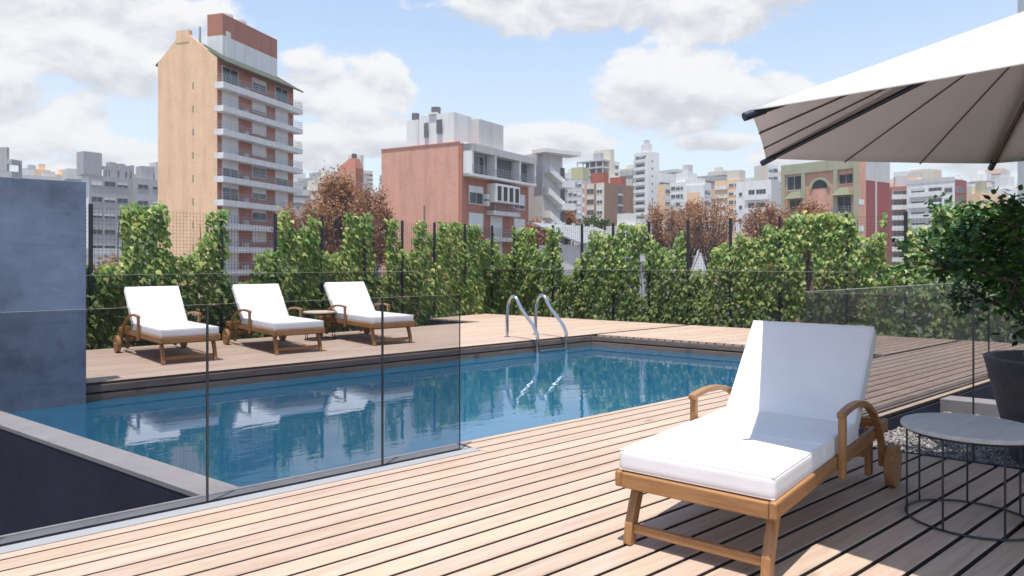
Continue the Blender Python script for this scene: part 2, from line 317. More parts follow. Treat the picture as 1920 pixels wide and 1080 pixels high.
class MB:
    def __init__(s): s.v = []; s.f = []; s.mi = []
    def poly(s, pts, faces, mi=0):
        b = len(s.v); s.v += [tuple(p) for p in pts]; s.f += [tuple(i + b for i in f) for f in faces]; s.mi += [mi] * len(faces); return s
    def box(s, x0, x1, y0, y1, z0, z1, mi=0):
        p = [(x0, y0, z0), (x1, y0, z0), (x1, y1, z0), (x0, y1, z0), (x0, y0, z1), (x1, y0, z1), (x1, y1, z1), (x0, y1, z1)]
        return s.poly(p, [(0, 3, 2, 1), (4, 5, 6, 7), (0, 1, 5, 4), (1, 2, 6, 5), (2, 3, 7, 6), (3, 0, 4, 7)], mi)
    def prism(s, pts, z0, z1, mi=0):
        n = len(pts); p = [(x, y, z0) for x, y in pts] + [(x, y, z1) for x, y in pts]
        return s.poly(p, [tuple(reversed(range(n))), tuple(range(n, 2 * n))] + [(i, (i + 1) % n, n + (i + 1) % n, n + i) for i in range(n)], mi)
    def sweep(s, path, prof, side=(0, 1, 0), closed=False, mi=0):
        """profile (a along side, b along the path's own normal) carried along path"""
        side = Vector(side); P = [Vector(p) for p in path]; n = len(P); m = len(prof); pts = []
        for i in range(n):
            t = (P[(i + 1) % n] - P[i - 1]) if closed else (P[min(i + 1, n - 1)] - P[max(i - 1, 0)])
            t.normalize(); nn = side.cross(t); nn.normalize(); sd = t.cross(nn); sd.normalize()
            pts += [P[i] + sd * a + nn * b for a, b in prof]
        fs = []
        for i in range(n if closed else n - 1):
            j = (i + 1) % n
            fs += [(i * m + k, i * m + (k + 1) % m, j * m + (k + 1) % m, j * m + k) for k in range(m)]
        if not closed: fs += [tuple(reversed(range(m))), tuple((n - 1) * m + k for k in range(m))]
        return s.poly(pts, fs, mi)
    def tube(s, path, r, k=10, closed=False, side=(0, 1, 0), mi=0):
        return s.sweep(path, [(r * math.cos(2 * math.pi * i / k), r * math.sin(2 * math.pi * i / k)) for i in range(k)], side, closed, mi)
    def cyl(s, p0, p1, r0, r1=None, k=12, mi=0):
        p0, p1 = Vector(p0), Vector(p1); r1 = r0 if r1 is None else r1; t = (p1 - p0).normalized()
        u = t.orthogonal().normalized(); w = t.cross(u)
        pts = [p0 + (u * math.cos(2 * math.pi * i / k) + w * math.sin(2 * math.pi * i / k)) * r0 for i in range(k)] + [p1 + (u * math.cos(2 * math.pi * i / k) + w * math.sin(2 * math.pi * i / k)) * r1 for i in range(k)]
        return s.poly(pts, [tuple(reversed(range(k))), tuple(range(k, 2 * k))] + [(i, (i + 1) % k, k + (i + 1) % k, k + i) for i in range(k)], mi)
    def lathe(s, prof, k=40, cx=0, cy=0, mi=0):
        n = len(prof); pts = []
        for r, z in prof: pts += [(cx + r * math.cos(2 * math.pi * i / k), cy + r * math.sin(2 * math.pi * i / k), z) for i in range(k)]
        fs = [(j * k + i, j * k + (i + 1) % k, (j + 1) * k + (i + 1) % k, (j + 1) * k + i) for j in range(n - 1) for i in range(k)]
        fs += [tuple(reversed(range(k))), tuple((n - 1) * k + i for i in range(k))]
        return s.poly(pts, fs, mi)
    def mesh(s, name, smooth=False):
        me = bpy.data.meshes.new(name); me.from_pydata(s.v, [], s.f)
        if any(s.mi): me.polygons.foreach_set('material_index', s.mi)
        me.update()
        bm = bmesh.new(); bm.from_mesh(me); bmesh.ops.recalc_face_normals(bm, faces=bm.faces); bm.to_mesh(me); bm.free()
        if smooth: me.polygons.foreach_set('use_smooth', [True] * len(me.polygons))
        return me
    def build(s, name, mats, parent=None, loc=None, rot=None, smooth=False, bevel=0.0, seg=2):
        o = link(name, s.mesh(name, smooth), mats, parent, loc, rot)
        if bevel:
            b = o.modifiers.new('bevel', 'BEVEL'); b.width = bevel; b.segments = seg; b.limit_method = 'ANGLE'; b.angle_limit = R(40)
        if smooth and not bevel:
            try: o.data.set_sharp_from_angle(angle=R(40))
            except Exception: pass
        return o

# ------------------------------------------------------------------ plan of the terrace (metres, boards run along x)
K = 0.2252                                                     # skew of the cross walls against the boards
Y_POOL0, Y_POOL1 = 3.868, 8.09
xl = lambda y: 1.427 - K * (y - Y_POOL0)                       # pool's left edge
xp = lambda y: 8.638 + K * (8.083 - y)                         # pool's right edge
xr = lambda y: 11.469 + K * (6.957 - y)                        # deck's right edge
xg = lambda y: 4.72 + 0.20 * (2.45 - y)                        # deck's edge at the gravel bed
xn = lambda y: 8.718 - K * (y - 11.15)                         # edge of the notch in the far deck
Y_FAR, Y_NOTCH = 13.0, 11.06
Y_GR = 2.41                                                    # deck edge above the gravel bed
WATER = -0.18

# ------------------------------------------------------------------ ground
gm = MB(); gm.poly([(-1450, -1450, -9), (1450, -1450, -9), (1450, 1450, -9), (-1450, 1450, -9)], [(0, 1, 2, 3)])
tag(gm.build('ground', MT['ground']), kind='structure')

# the building under the terrace and the void beside the pool
tm = MB()
tm.prism([(-4, -4), (xg(-4) + 2.6, -4), (xg(-4) + 2.6, Y_GR - 0.02), (12.6, Y_GR - 0.02), (12.6, 3.9), (xp(3.87), 3.86), (-4, 3.86)], -9, -0.20)
tm.prism([(-0.4, 8.13), (xp(8.1), 8.13), (xr(8.13), 8.13), (xr(13.0), 13.0), (xn(13.0), 13.0), (xn(11.06), 11.06), (-0.4, 11.06)], -9, -0.115)
tm.prism([(xp(3.9) + 0.12, 3.9), (12.5, 3.92), (xr(8.1), 8.12), (xp(8.1) + 0.12, 8.12)], -9, -0.116)
tm.prism([(-4, -3.9), (xg(-3.9) - 0.03, -3.9), (xg(Y_GR) - 0.03, Y_GR - 0.05), (xg(Y_GR) - 0.03, 3.6), (-4, 3.6)], -0.2, -0.115)
tm.prism([(2.9, 3.6), (2.9, 3.855), (12.3, 3.855), (12.58, Y_GR), (xg(Y_GR), Y_GR), (4.6, 3.6)], -0.2, -0.116)
terrace = tag(tm.build('terrace_base', MT['under']), kind='structure')

deck = MB(); deck.box(-1, -0.9, 1, 1.05, -0.12, -0.055)
deck = tag(deck.build('deck', MT['under']), kind='structure')
GAP = 0.0195; PITCH = 0.127
def board(parent, y0, y1, xa0, xb0, xa1, xb1, name='board', mat='deck', zt=0.0, th=0.028):
    """one plank with eased edges; xa/xb are its ends at y0 and y1"""
    c = 0.0035; m = MB(); cx = 0.5 * (xa0 + xb0); cy = 0.5 * (y0 + y1)
    pr = [(y0, zt - th), (y0, zt - c), (y0 + c, zt), (y1 - c, zt), (y1, zt - c), (y1, zt - th)]
    pts = []
    for e in (0, 1):
        for (y, z) in pr:
            t = (y - y0) / max(1e-6, y1 - y0); a = xa0 + (xa1 - xa0) * t; b = xb0 + (xb1 - xb0) * t
            pts.append(((a, b)[e] - cx, y - cy, z))
    n = 6; m.poly(pts, [tuple(range(n)), tuple(reversed(range(n, 2 * n)))] + [(i, n + i, n + (i + 1) % n, (i + 1) % n) for i in range(n)])
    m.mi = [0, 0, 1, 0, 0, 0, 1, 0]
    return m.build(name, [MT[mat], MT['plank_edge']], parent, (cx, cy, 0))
def row(y0, y1, fa, fb, cuts=()):
    xs = sorted(c for c in cuts if fa(y0) + 0.6 < c < fb(y0) - 0.6)
    ends = [fa] + [(lambda y, c=c: c) for c in xs] + [fb]
    for i in range(len(ends) - 1):
        a, b = ends[i], ends[i + 1]; ja = 0.0015 if i else 0; jb = 0.0015 if i < len(ends) - 2 else 0
        board(deck, y0, y1, a(y0) + ja, b(y0) - jb, a(y1) + ja, b(y1) - jb)
def clipped_rows():
    k0 = -28
    for k in range(k0, 80):
        y0 = 3.553 + PITCH * k + GAP / 2; y1 = y0 + PITCH - GAP
        if y1 < 0.05 or y0 > Y_FAR: continue
        cuts = [rnd.uniform(5.4, 7.2), rnd.uniform(9.0, 11.0)]; ym = 0.5 * (y0 + y1)
        if ym < Y_GR - 0.03: row(y0, y1, lambda y: -2.5, xg)
        elif y0 < Y_POOL0:
            y0 = max(y0, Y_GR) if ym < Y_GR + 0.06 else y0; y1 = min(y1, Y_POOL0)
            left = -2.5 if y1 < 3.62 else 2.86
            if y0 < 3.62 < y1:
                row(y0, 3.62, lambda y: -2.5, lambda y: 2.855, ()); row(y0, y1, lambda y: 2.86, lambda y: xr(y) - 0.02, cuts)
            else: row(y0, y1, lambda y: left, lambda y: xr(y) - 0.02, cuts)
        elif y1 < Y_POOL1 - 0.02: row(y0, y1, lambda y: xp(y) + 0.002, lambda y: xr(y) - 0.02)
        elif ym < Y_NOTCH:
            cuts = [rnd.uniform(0.8, 3.4), rnd.uniform(4.4, 6.6), rnd.uniform(7.6, 9.6)]
            if y0 < Y_POOL1: y0 = Y_POOL1
            row(y0, min(y1, Y_NOTCH), lambda y: -0.4, lambda y: xr(y) - 0.02, cuts)
        else: row(y0, min(y1, Y_FAR), xn, lambda y: xr(y) - 0.02)
clipped_rows()
# fascia planks of the far and right pool edges: two planks and a dark shadow gap
def fascia(z0, z1, proud):
    x = xl(8.09) + 0.9
    while x < xp(8.09) - 0.05:
        x2 = min(x + rnd.uniform(2.1, 2.9), xp(8.09) + 0.0)
        if xp(8.09) - x2 < 0.7: x2 = xp(8.09)
        m = MB(); m.box(-(x2 - x) / 2 + 0.0015, (x2 - x) / 2 - 0.0015, -0.02, 0.0, z0, z1)
        m.build('fascia_board', MT['fascia'], deck, ((x + x2) / 2, 8.088 - proud, 0), bevel=0.003, seg=1); x = x2
    L = (8.085 - 3.87) * math.sqrt(1 + K * K); t = 0.0; d = Vector((K, -1, 0)).normalized(); nrm = Vector((-1, -K, 0)).normalized()
    ang = math.atan2(d.y, d.x)
    while t < L - 0.05:
        t2 = min(t + rnd.uniform(1.9, 2.6), L)
        if L - t2 < 0.6: t2 = L
        m = MB(); m.box(-(t2 - t) / 2 + 0.0015, (t2 - t) / 2 - 0.0015, -0.02, 0.0, z0, z1)
        c = Vector((xp(8.083), 8.083, 0)) + d * (t + t2) / 2 + nrm * (proud - 0.0)
        m.build('fascia_board', MT['fascia'], deck, c, (0, 0, ang + math.pi if False else ang), bevel=0.003, seg=1); t = t2
fascia(-0.098, -0.030, 0.002)
fascia(-0.215, -0.118, 0.0)

# ------------------------------------------------------------------ pool
pm = MB()
pl = lambda y, o=0.0: (xl(y) - o, y)
inner = [(xl(3.868), 3.868), (xp(3.868), 3.868), (xp(8.12), 8.12), (xl(8.12), 8.12)]
pm.poly([(x, y, -1.25) for x, y in inner] + [(x, y, -0.23) for x, y in inner], [(0, 1, 2, 3), (0, 4, 5, 1), (1, 5, 6, 2), (2, 6, 7, 3), (3, 7, 4, 0)])
tag(pm.build('pool_basin', MT['tile']), kind='structure')
wm = MB(); nx, ny = 2, 2
wm.poly([(x, y, WATER) for x, y in [(xl(3.86), 3.86), (xp(3.86) + 0.01, 3.86), (xp(8.1) + 0.01, 8.1), (xl(8.1), 8.1)]], [(0, 1, 2, 3)])
tag(wm.build('pool_water', MT['water']), kind='structure')
# raised rim of the tank: left wall with its coping, near coping under the glass, white stone strip
rim = MB(); o = 0.19
rim.prism([(xl(3.868) - o, 3.868), (xl(3.868), 3.868), (xl(8.2), 8.2), (xl(8.2) - o, 8.2)], -5.5, -0.03)
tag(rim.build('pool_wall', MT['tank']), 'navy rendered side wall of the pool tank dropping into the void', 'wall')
rc = MB(); rc.prism([(xl(3.868) - o - 0.004, 3.87), (xl(3.868) + 0.004, 3.87), (xl(7.965) + 0.004, 7.965), (xl(7.965) - o - 0.004, 7.965)], -0.03, 0.0)
rc.build('coping', MT['coping'], bpy.data.objects['pool_wall'], bevel=0.003, seg=1)
nc = MB(); nc.box(-3, 2.84, 3.7305, 3.868, -0.21, -0.001)
nc = nc.build('pool_curb', MT['coping'], None, bevel=0.003, seg=1); tag(nc, 'pale concrete curb along the pool behind the near glass panels', 'curb')
ns = MB(); ns.box(-3, 2.86, 3.628, 3.7095, -0.19, 0.001)
ns = ns.build('stone_strip', MT['strip'], None, bevel=0.002, seg=1); tag(ns, 'narrow white stone strip between the glass and the deck boards', 'strip')
# blue concrete wall standing at the pool's left corner
bw = MB(); bw.box(-3.5, 1.482, 7.97, 8.17, -5.5, 1.94)
bw = bw.build('concrete_wall', MT['wallblue'], None, bevel=0.004, seg=1); tag(bw, 'tall blue grey concrete wall at the left end of the pool', 'wall')

# ------------------------------------------------------------------ glass railings
def railing(name, P, Q, joints, z0, z1, label, shoe=True, th=0.012, cap=True):
    P = Vector((*P, 0)); Q = Vector((*Q, 0)); d = (Q - P); L = d.length; d.normalize(); ang = math.atan2(d.y, d.x)
    root = empty(name, P, ang, label, 'railing')
    js = [0.0] + list(joints) + [L]
    for i in range(len(js) - 1):
        a, b = js[i] + (0.0045 if i else 0), js[i + 1] - (0.0045 if i < len(js) - 2 else 0)
        m = MB(); m.box(a, b, -th / 2, th / 2, z0, z1)
        for k, fc in enumerate(m.f): m.mi[k] = {0: 1, 1: 2, 2: 0, 4: 0, 3: 1, 5: 1}[k]
        m.build('panel', [MT['glass'], MT['glass_edge'], MT['glass_top']], root)
    if cap: MB().box(0, L, -th / 2 - 0.001, th / 2 + 0.001, z1 + 0.0005, z1 + 0.0045).build('top_edge', MT['glass_top'], root)
    for j in js[1:-1]: MB().box(j - 0.0043, j + 0.0043, -th / 2 + 0.001, th / 2 - 0.001, z0 + 0.001, z1 - 0.001).build('joint', MT['glass_edge'], root)
    if shoe:
        m = MB(); m.box(0, L, -0.0095, -th / 2 - 0.0008, z0 - 0.012, z0 + 0.005).box(0, L, th / 2 + 0.0008, 0.0095, z0 - 0.012, z0 + 0.005)
        m.build('base_channel', MT['navy_metal'], root)
    return root
railing('glass_railing', (-1.75, 3.72), (2.763, 3.72), [0.99, 1.98, 2.967, 3.955], 0.0, 0.977, 'near frameless glass railing between the foreground deck and the pool', cap=False)
railing('glass_railing', (-0.4, 11.0), (7.26, 11.02), [1.1, 2.35, 3.6, 4.85, 6.1, 7.1], 0.0, 0.985, 'glass railing behind the three far loungers')
pA = Vector((10.03, 12.96)); pB = Vector((xr(5.3) - 0.03, 5.3)); Lr = (pB - pA).length
railing('glass_railing', pA, pB, [Lr * k / 7 for k in range(1, 7)], 0.0, 0.99, 'long glass railing along the right edge of the far deck before the ivy')
gA = (xg(2.44) - 0.02, 2.44); gB = (xg(-1.2) - 0.02, -1.2)
railing('glass_railing', gA, gB, [0.95, 2.0, 3.05], 0.0, 0.977, 'glass railing right of the foreground lounger in front of the gravel bed', cap=False)
railing('glass_railing', (xg(2.44) + 0.03, 2.47), (12.2, 2.47), [3.7], 0.0, 0.977, 'glass railing running away along the deck edge above the gravel bed')

# ------------------------------------------------------------------ gravel bed and its kerbs
gb = MB(); gb.prism([(xg(2.38) + 0.02, 2.38), (xg(-2) + 0.02, -2), (8.0, -2), (6.95, 2.38)], -0.21, -0.125)
tag(gb.build('gravel_bed', MT['coping']), kind='structure')
def pebbles():
    ico = bmesh.new(); bmesh.ops.create_icosphere(ico, subdivisions=1, radius=1.0); bv = np.array([v.co[:] for v in ico.verts]); bf = np.array([[v.index for v in f.verts] for f in ico.faces]); ico.free()
    bf = bf[:]; rs = np.random.RandomState(3); V = []; F = []; n = 0
    for i in range(15000):
        y = rs.uniform(-0.6, 2.36); x = rs.uniform(xg(y) + 0.03, 6.9 + (2.4 - y) * 0.2)
        s = rs.uniform(0.006, 0.012); A = Matrix.Rotation(rs.uniform(0, 6.28), 3, 'Z') @ Matrix.Rotation(rs.uniform(0, 6.28), 3, 'X')
        v = (bv * (s * rs.uniform(0.7, 1.3, 3))) @ np.array(A).T + (x, y, -0.118 + rs.uniform(0, 0.012))
        V.append(v); F.append(bf + n); n += len(bv)
    me = bpy.data.meshes.new('gravel'); me.from_pydata(np.vstack(V).tolist(), [], np.vstack(F).tolist()); me.update()
    tag(link('gravel', me, MT['gravel']), 'pale crushed stone gravel in the sunken bed', 'gravel', kind='stuff')
pebbles()
ek = MB(); ek.prism([(xg(2.4) - 0.012, 2.40), (xg(2.4), 2.40), (xg(-2), -2), (xg(-2) - 0.012, -2)], -0.2, 0.003)
tag(ek.build('edge_strip', MT['navy_metal']), 'dark metal edging where the foreground deck meets the gravel', 'edging')
kb = MB(); kb.prism([(6.90, 2.385), (7.14, 2.385), (8.1, -2), (7.86, -2)], -0.5, 0.0)
tag(kb.build('gravel_kerb', MT['coping'], None, bevel=0.003, seg=1), 'concrete kerb closing the gravel bed behind the planter', 'kerb')
fd = MB(); fd.box(xg(2.4) + 0.01, 12.5, 2.388, 2.405, -0.9, -0.03)
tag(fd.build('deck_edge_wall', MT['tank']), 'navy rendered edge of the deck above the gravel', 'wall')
fn = MB(); fn.box(7.2, xn(11.06) + 0.02, 11.062, 11.08, -0.9, -0.03)
fn.prism([(xn(11.06) + 0.0, 11.08), (xn(11.06) + 0.02, 11.08), (xn(13) + 0.02, 13), (xn(13), 13)], -0.9, -0.03)
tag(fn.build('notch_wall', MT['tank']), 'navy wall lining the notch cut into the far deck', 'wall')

# ------------------------------------------------------------------ sun loungers
def rounded_box(lx, ly, lz, r, puff=0.0, n=(14, 10, 4)):
    """cushion body centred at the origin"""
    bm = bmesh.new(); gv = {}
    def vert(i, j, k):
        key = (i, j, k)
        if key not in gv:
            p = Vector((-lx / 2 + lx * i / n[0], -ly / 2 + ly * j / n[1], -lz / 2 + lz * k / n[2]))
            def warp(t): return math.copysign(abs(t) ** 0.75, t)      # crowd the grid towards the edges
            p = Vector((lx / 2 * warp(2 * p.x / lx), ly / 2 * warp(2 * p.y / ly), p.z))
            q = Vector((max(-lx / 2 + r, min(lx / 2 - r, p.x)), max(-ly / 2 + r, min(ly / 2 - r, p.y)), max(-lz / 2 + r, min(lz / 2 - r, p.z))))
            dlt = p - q
            if dlt.length > 1e-7: p = q + dlt.normalized() * r
            e = (1 - (2 * p.x / lx) ** 4) * (1 - (2 * p.y / ly) ** 4)
            if abs(p.z) > lz / 2 - r * 0.99: p.z += math.copysign(puff * max(0, e), p.z)
            gv[key] = bm.verts.new(p)
        return gv[key]
    def face(fn, a, b):
        for i in range(a):
            for j in range(b):
                bm.faces.new([fn(i, j), fn(i + 1, j), fn(i + 1, j + 1), fn(i, j + 1)])
    face(lambda i, j: vert(i, j, 0), n[0], n[1]); face(lambda i, j: vert(i, j, n[2]), n[0], n[1])
    face(lambda i, j: vert(i, 0, j), n[0], n[2]); face(lambda i, j: vert(i, n[1], j), n[0], n[2])
    face(lambda i, j: vert(0, i, j), n[1], n[2]); face(lambda i, j: vert(n[0], i, j), n[1], n[2])
    bmesh.ops.recalc_face_normals(bm, faces=bm.faces)
    me = bpy.data.meshes.new('cushion'); bm.to_mesh(me); bm.free()
    me.polygons.foreach_set('use_smooth', [True] * len(me.polygons)); return me
def make_lounger():
    """foot end at x = 0, head towards +x, width along -y (0 .. -0.678), floor at z = 0"""
    Wd = 0.678; root = empty('sun_lounger')
    TX, TY, TZ = MT['teak_x'], MT['teak_y'], MT['teak_z']
    for sy in (0, 1):
        y0 = -0.03 if sy == 0 else -Wd; y1 = y0 + 0.03; out = 1 if sy == 0 else -1
        MB().box(0, 1.825, y0, y1, 0.245, 0.312).build('side_rail', TX, root, bevel=0.009, seg=3)
        yc = (y0 + y1) / 2 - out * 0.034
        prof = [(-0.018, -0.026), (0.018, -0.026), (0.018, 0.026), (-0.018, 0.026)]
        MB().sweep([(0.15, yc, 0.300), (0.115, yc, 0.22), (0.082, yc, 0.15), (0.055, yc, 0.08), (0.04, yc, 0.0)], prof).build('front_leg', TZ, root, bevel=0.004)
        ya = (y0 + y1) / 2 + out * 0.032
        MB().box(0.80, 0.832, ya - 0.016, ya + 0.016, 0.215, 0.507).build('arm_post', TZ, root, bevel=0.005)
        arc = [(0.785, ya, 0.500), (0.86, ya, 0.509), (0.95, ya, 0.515), (1.04, ya, 0.514), (1.12, ya, 0.507), (1.20, ya, 0.493), (1.28, ya, 0.468), (1.36, ya, 0.430), (1.44, ya, 0.379), (1.51, ya, 0.32), (1.56, ya, 0.25), (1.59, ya, 0.18), (1.60, ya, 0.10)]
        MB().sweep(arc, [(-0.018, -0.013), (0.018, -0.013), (0.018, 0.013), (-0.018, 0.013)]).build('armrest', TX, root, bevel=0.005)
        yl = (y0 + y1) / 2 - out * 0.032
        MB().box(1.555, 1.61, yl - 0.016, yl + 0.016, 0.045, 0.30).build('rear_leg', TZ, root, bevel=0.004)
        yw = (y0 + y1) / 2 + out * 0.082
        wh = MB(); wh.cyl((1.60, yw - 0.024, 0.111), (1.60, yw + 0.024, 0.111), 0.111, k=36)
        wh = wh.build('wheel', TZ, root, bevel=0.008, seg=3); wh.data.polygons.foreach_set('use_smooth', [len(p.vertices) == 4 for p in wh.data.polygons])
        MB().cyl((1.60, yw + out * 0.0235, 0.111), (1.60, yw + out * 0.030, 0.111), 0.014, k=14).build('hub_cap', MT['steel'], wh)
    MB().box(0.002, 0.032, -Wd + 0.03, -0.03, 0.243, 0.307).build('end_rail', TY, root, bevel=0.006)
    MB().box(1.79, 1.82, -Wd + 0.03, -0.03, 0.247, 0.309).build('end_rail', TY, root, bevel=0.006)
    MB().box(0.040, 0.066, -Wd + 0.065, -0.065, 0.048, 0.088).build('stretcher', TY, root, bevel=0.006)
    MB().box(1.572, 1.60, -Wd + 0.065, -0.065, 0.135, 0.185).build('stretcher', TY, root, bevel=0.006)
    for k in range(9):
        x = 0.10 + k * 0.125
        MB().box(x, x + 0.07, -Wd + 0.03, -0.03, 0.288, 0.304).build('slat', TY, root)
    MB().box(0.034, 1.26, -Wd + 0.031, -0.031, 0.3045, 0.311).build('base_panel', TX, root)
    th = R(48); ca, sa = math.cos(th), math.sin(th)
    def back(name, u0, u1, v0, v1, y0, y1, mat, bev):           # u up along the back, v behind it
        m = MB(); m.box(u0, u1, y0, y1, v0, v1)
        return m.build(name, mat, root, (1.215, 0, 0.335), (0, -th, 0), bevel=bev)
    for y0 in (-0.075, -Wd + 0.035): back('back_rail', -0.02, 0.57, -0.038, -0.004, y0, y0 + 0.04, TX, 0.004)
    for k in range(5): back('back_slat', 0.05 + k * 0.11, 0.12 + k * 0.11, -0.022, -0.006, -Wd + 0.07, -0.07, TY, 0.002)
    MB().sweep([(1.50, -0.339, 0.60), (1.66, -0.339, 0.31)], [(-0.2, -0.012), (0.2, -0.012), (0.2, 0.012), (-0.2, 0.012)]).build('back_prop', TX, root, bevel=0.003)
    def cushion(name, lx, lz, loc, ry=0.0):
        me = rounded_box(lx, 0.655, lz, 0.0105, 0.0015, (26, 26, 6)); o = link(name, me, MT['cushion'], root, loc, (0, ry, 0))
        hw, hl, z = 0.655 / 2 - 0.004, lx / 2 - 0.004, lz / 2 - 0.003          # welted seam round both faces
        for nm, zz in (('upper_piping', z), ('lower_piping', -z)):
            MB().tube([(-hl, -hw, zz), (hl, -hw, zz), (hl, hw, zz), (-hl, hw, zz)], 0.0032, 8, True, (0, 0, 1)).build(nm, MT['cushion'], o, smooth=True)
        return o
    cushion('foot_cushion', 0.618, 0.086, (0.325, -Wd / 2, 0.356)); cushion('seat_cushion', 0.60, 0.084, (0.936, -Wd / 2, 0.355))
    cushion('back_cushion', 0.64, 0.084, (1.215 + ca * 0.29 - sa * 0.042, -Wd / 2, 0.335 + sa * 0.29 + ca * 0.042), -th)
    return root
L0 = make_lounger()
L0.location = (2.341, 2.062, 0); L0.rotation_euler = (0, 0, R(10.7))
tag(L0, 'large foreground teak sun lounger with white cushions half in the parasol shade', 'sun lounger', 'teak sun loungers')
for (x, y, a, lab) in ((2.375, 8.85, 90.5, 'far teak sun lounger nearest the blue concrete wall'), (3.70, 8.84, 88.5, 'middle one of the three far teak sun loungers, left of the small round table'),
                       (5.12, 8.90, 88.0, 'far teak sun lounger nearest the pool ladder, right of the small round table')):
    c = copy_tree(L0); c.location = (x, y, 0); c.rotation_euler = (0, 0, R(a))
    # local width runs to -y, which a quarter turn sends to +x
    c['label'] = lab

# ------------------------------------------------------------------ side tables
def table(loc, r, h, top, label, k, rr=0.0055, a0=0.2):
    root = empty('side_table', loc, 0, label, 'table', 'round wire side tables')
    m = MB(); m.lathe([(r - 0.006, h - 0.022), (r, h - 0.018), (r, h - 0.004), (r - 0.004, h)], 64); m.build('table_top', MT[top], root, smooth=True)
    ra = r - 0.022
    for i in range(k):
        a = a0 + 2 * math.pi * i / k; x, y = ra * math.cos(a), ra * math.sin(a)
        MB().cyl((x, y, 0.006), (x, y, h - 0.022), rr, k=10).build('leg', MT['rod'], root, smooth=True)
    for nm, z in (('base_ring', 0.0075), ('top_ring', h - 0.028)):
        MB().tube([(ra * math.cos(2 * math.pi * i / 56), ra * math.sin(2 * math.pi * i / 56), z) for i in range(56)], rr * 1.15, 8, True, (0, 0, 1)).build(nm, MT['rod'], root, smooth=True)
    return root
table((3.80, 1.185, 0), 0.285, 0.435, 'tabletop', 'round side table with whitewashed top and thin dark rods beside the foreground lounger', 7, 0.0046, 0.35)
table((4.98, 10.20, 0), 0.25, 0.42, 'tabletop2', 'small round side table between two far loungers', 6)

# ------------------------------------------------------------------ pool ladder
def ladder():
    root = empty('pool_ladder', (7.31, 8.62, 0), 0, 'polished steel pool ladder with two arched handrails', 'ladder')
    pts = [(0.0, 0.0), (0.0, 0.2), (0.0, 0.40), (-0.008, 0.47), (-0.03, 0.54), (-0.065, 0.595), (-0.115, 0.628), (-0.165, 0.632), (-0.215, 0.606), (-0.26, 0.55), (-0.34, 0.44), (-0.50, 0.225), (-0.62, 0.075)]
    pts = [(y, z) for y, z in pts]
    run = [(0, y, z) for y, z in pts[:-2]] + [(0, -0.60, 0.215), (0, -0.655, 0.14), (0, -0.682, 0.08), (0, -0.69, 0.02), (0, -0.69, -0.88)]
    for x in (0.0, 0.595):
        m = MB(); m.tube([(x + p[0], p[1], p[2]) for p in run], 0.0255, 16, False, (1, 0, 0)); h = m.build('handrail', MT['steel'], root, smooth=True)
        f = MB(); f.lathe([(0.05, 0.001), (0.05, 0.008), (0.04, 0.014), (0.022, 0.016)], 24, x, 0); f.build('foot_flange', MT['steel'], root, smooth=True)
    for z in (-0.145, -0.40, -0.65):
        MB().box(0.02, 0.575, -0.735, -0.655, z - 0.012, z + 0.012).build('tread', MT['steel'], root, bevel=0.005)
ladder()

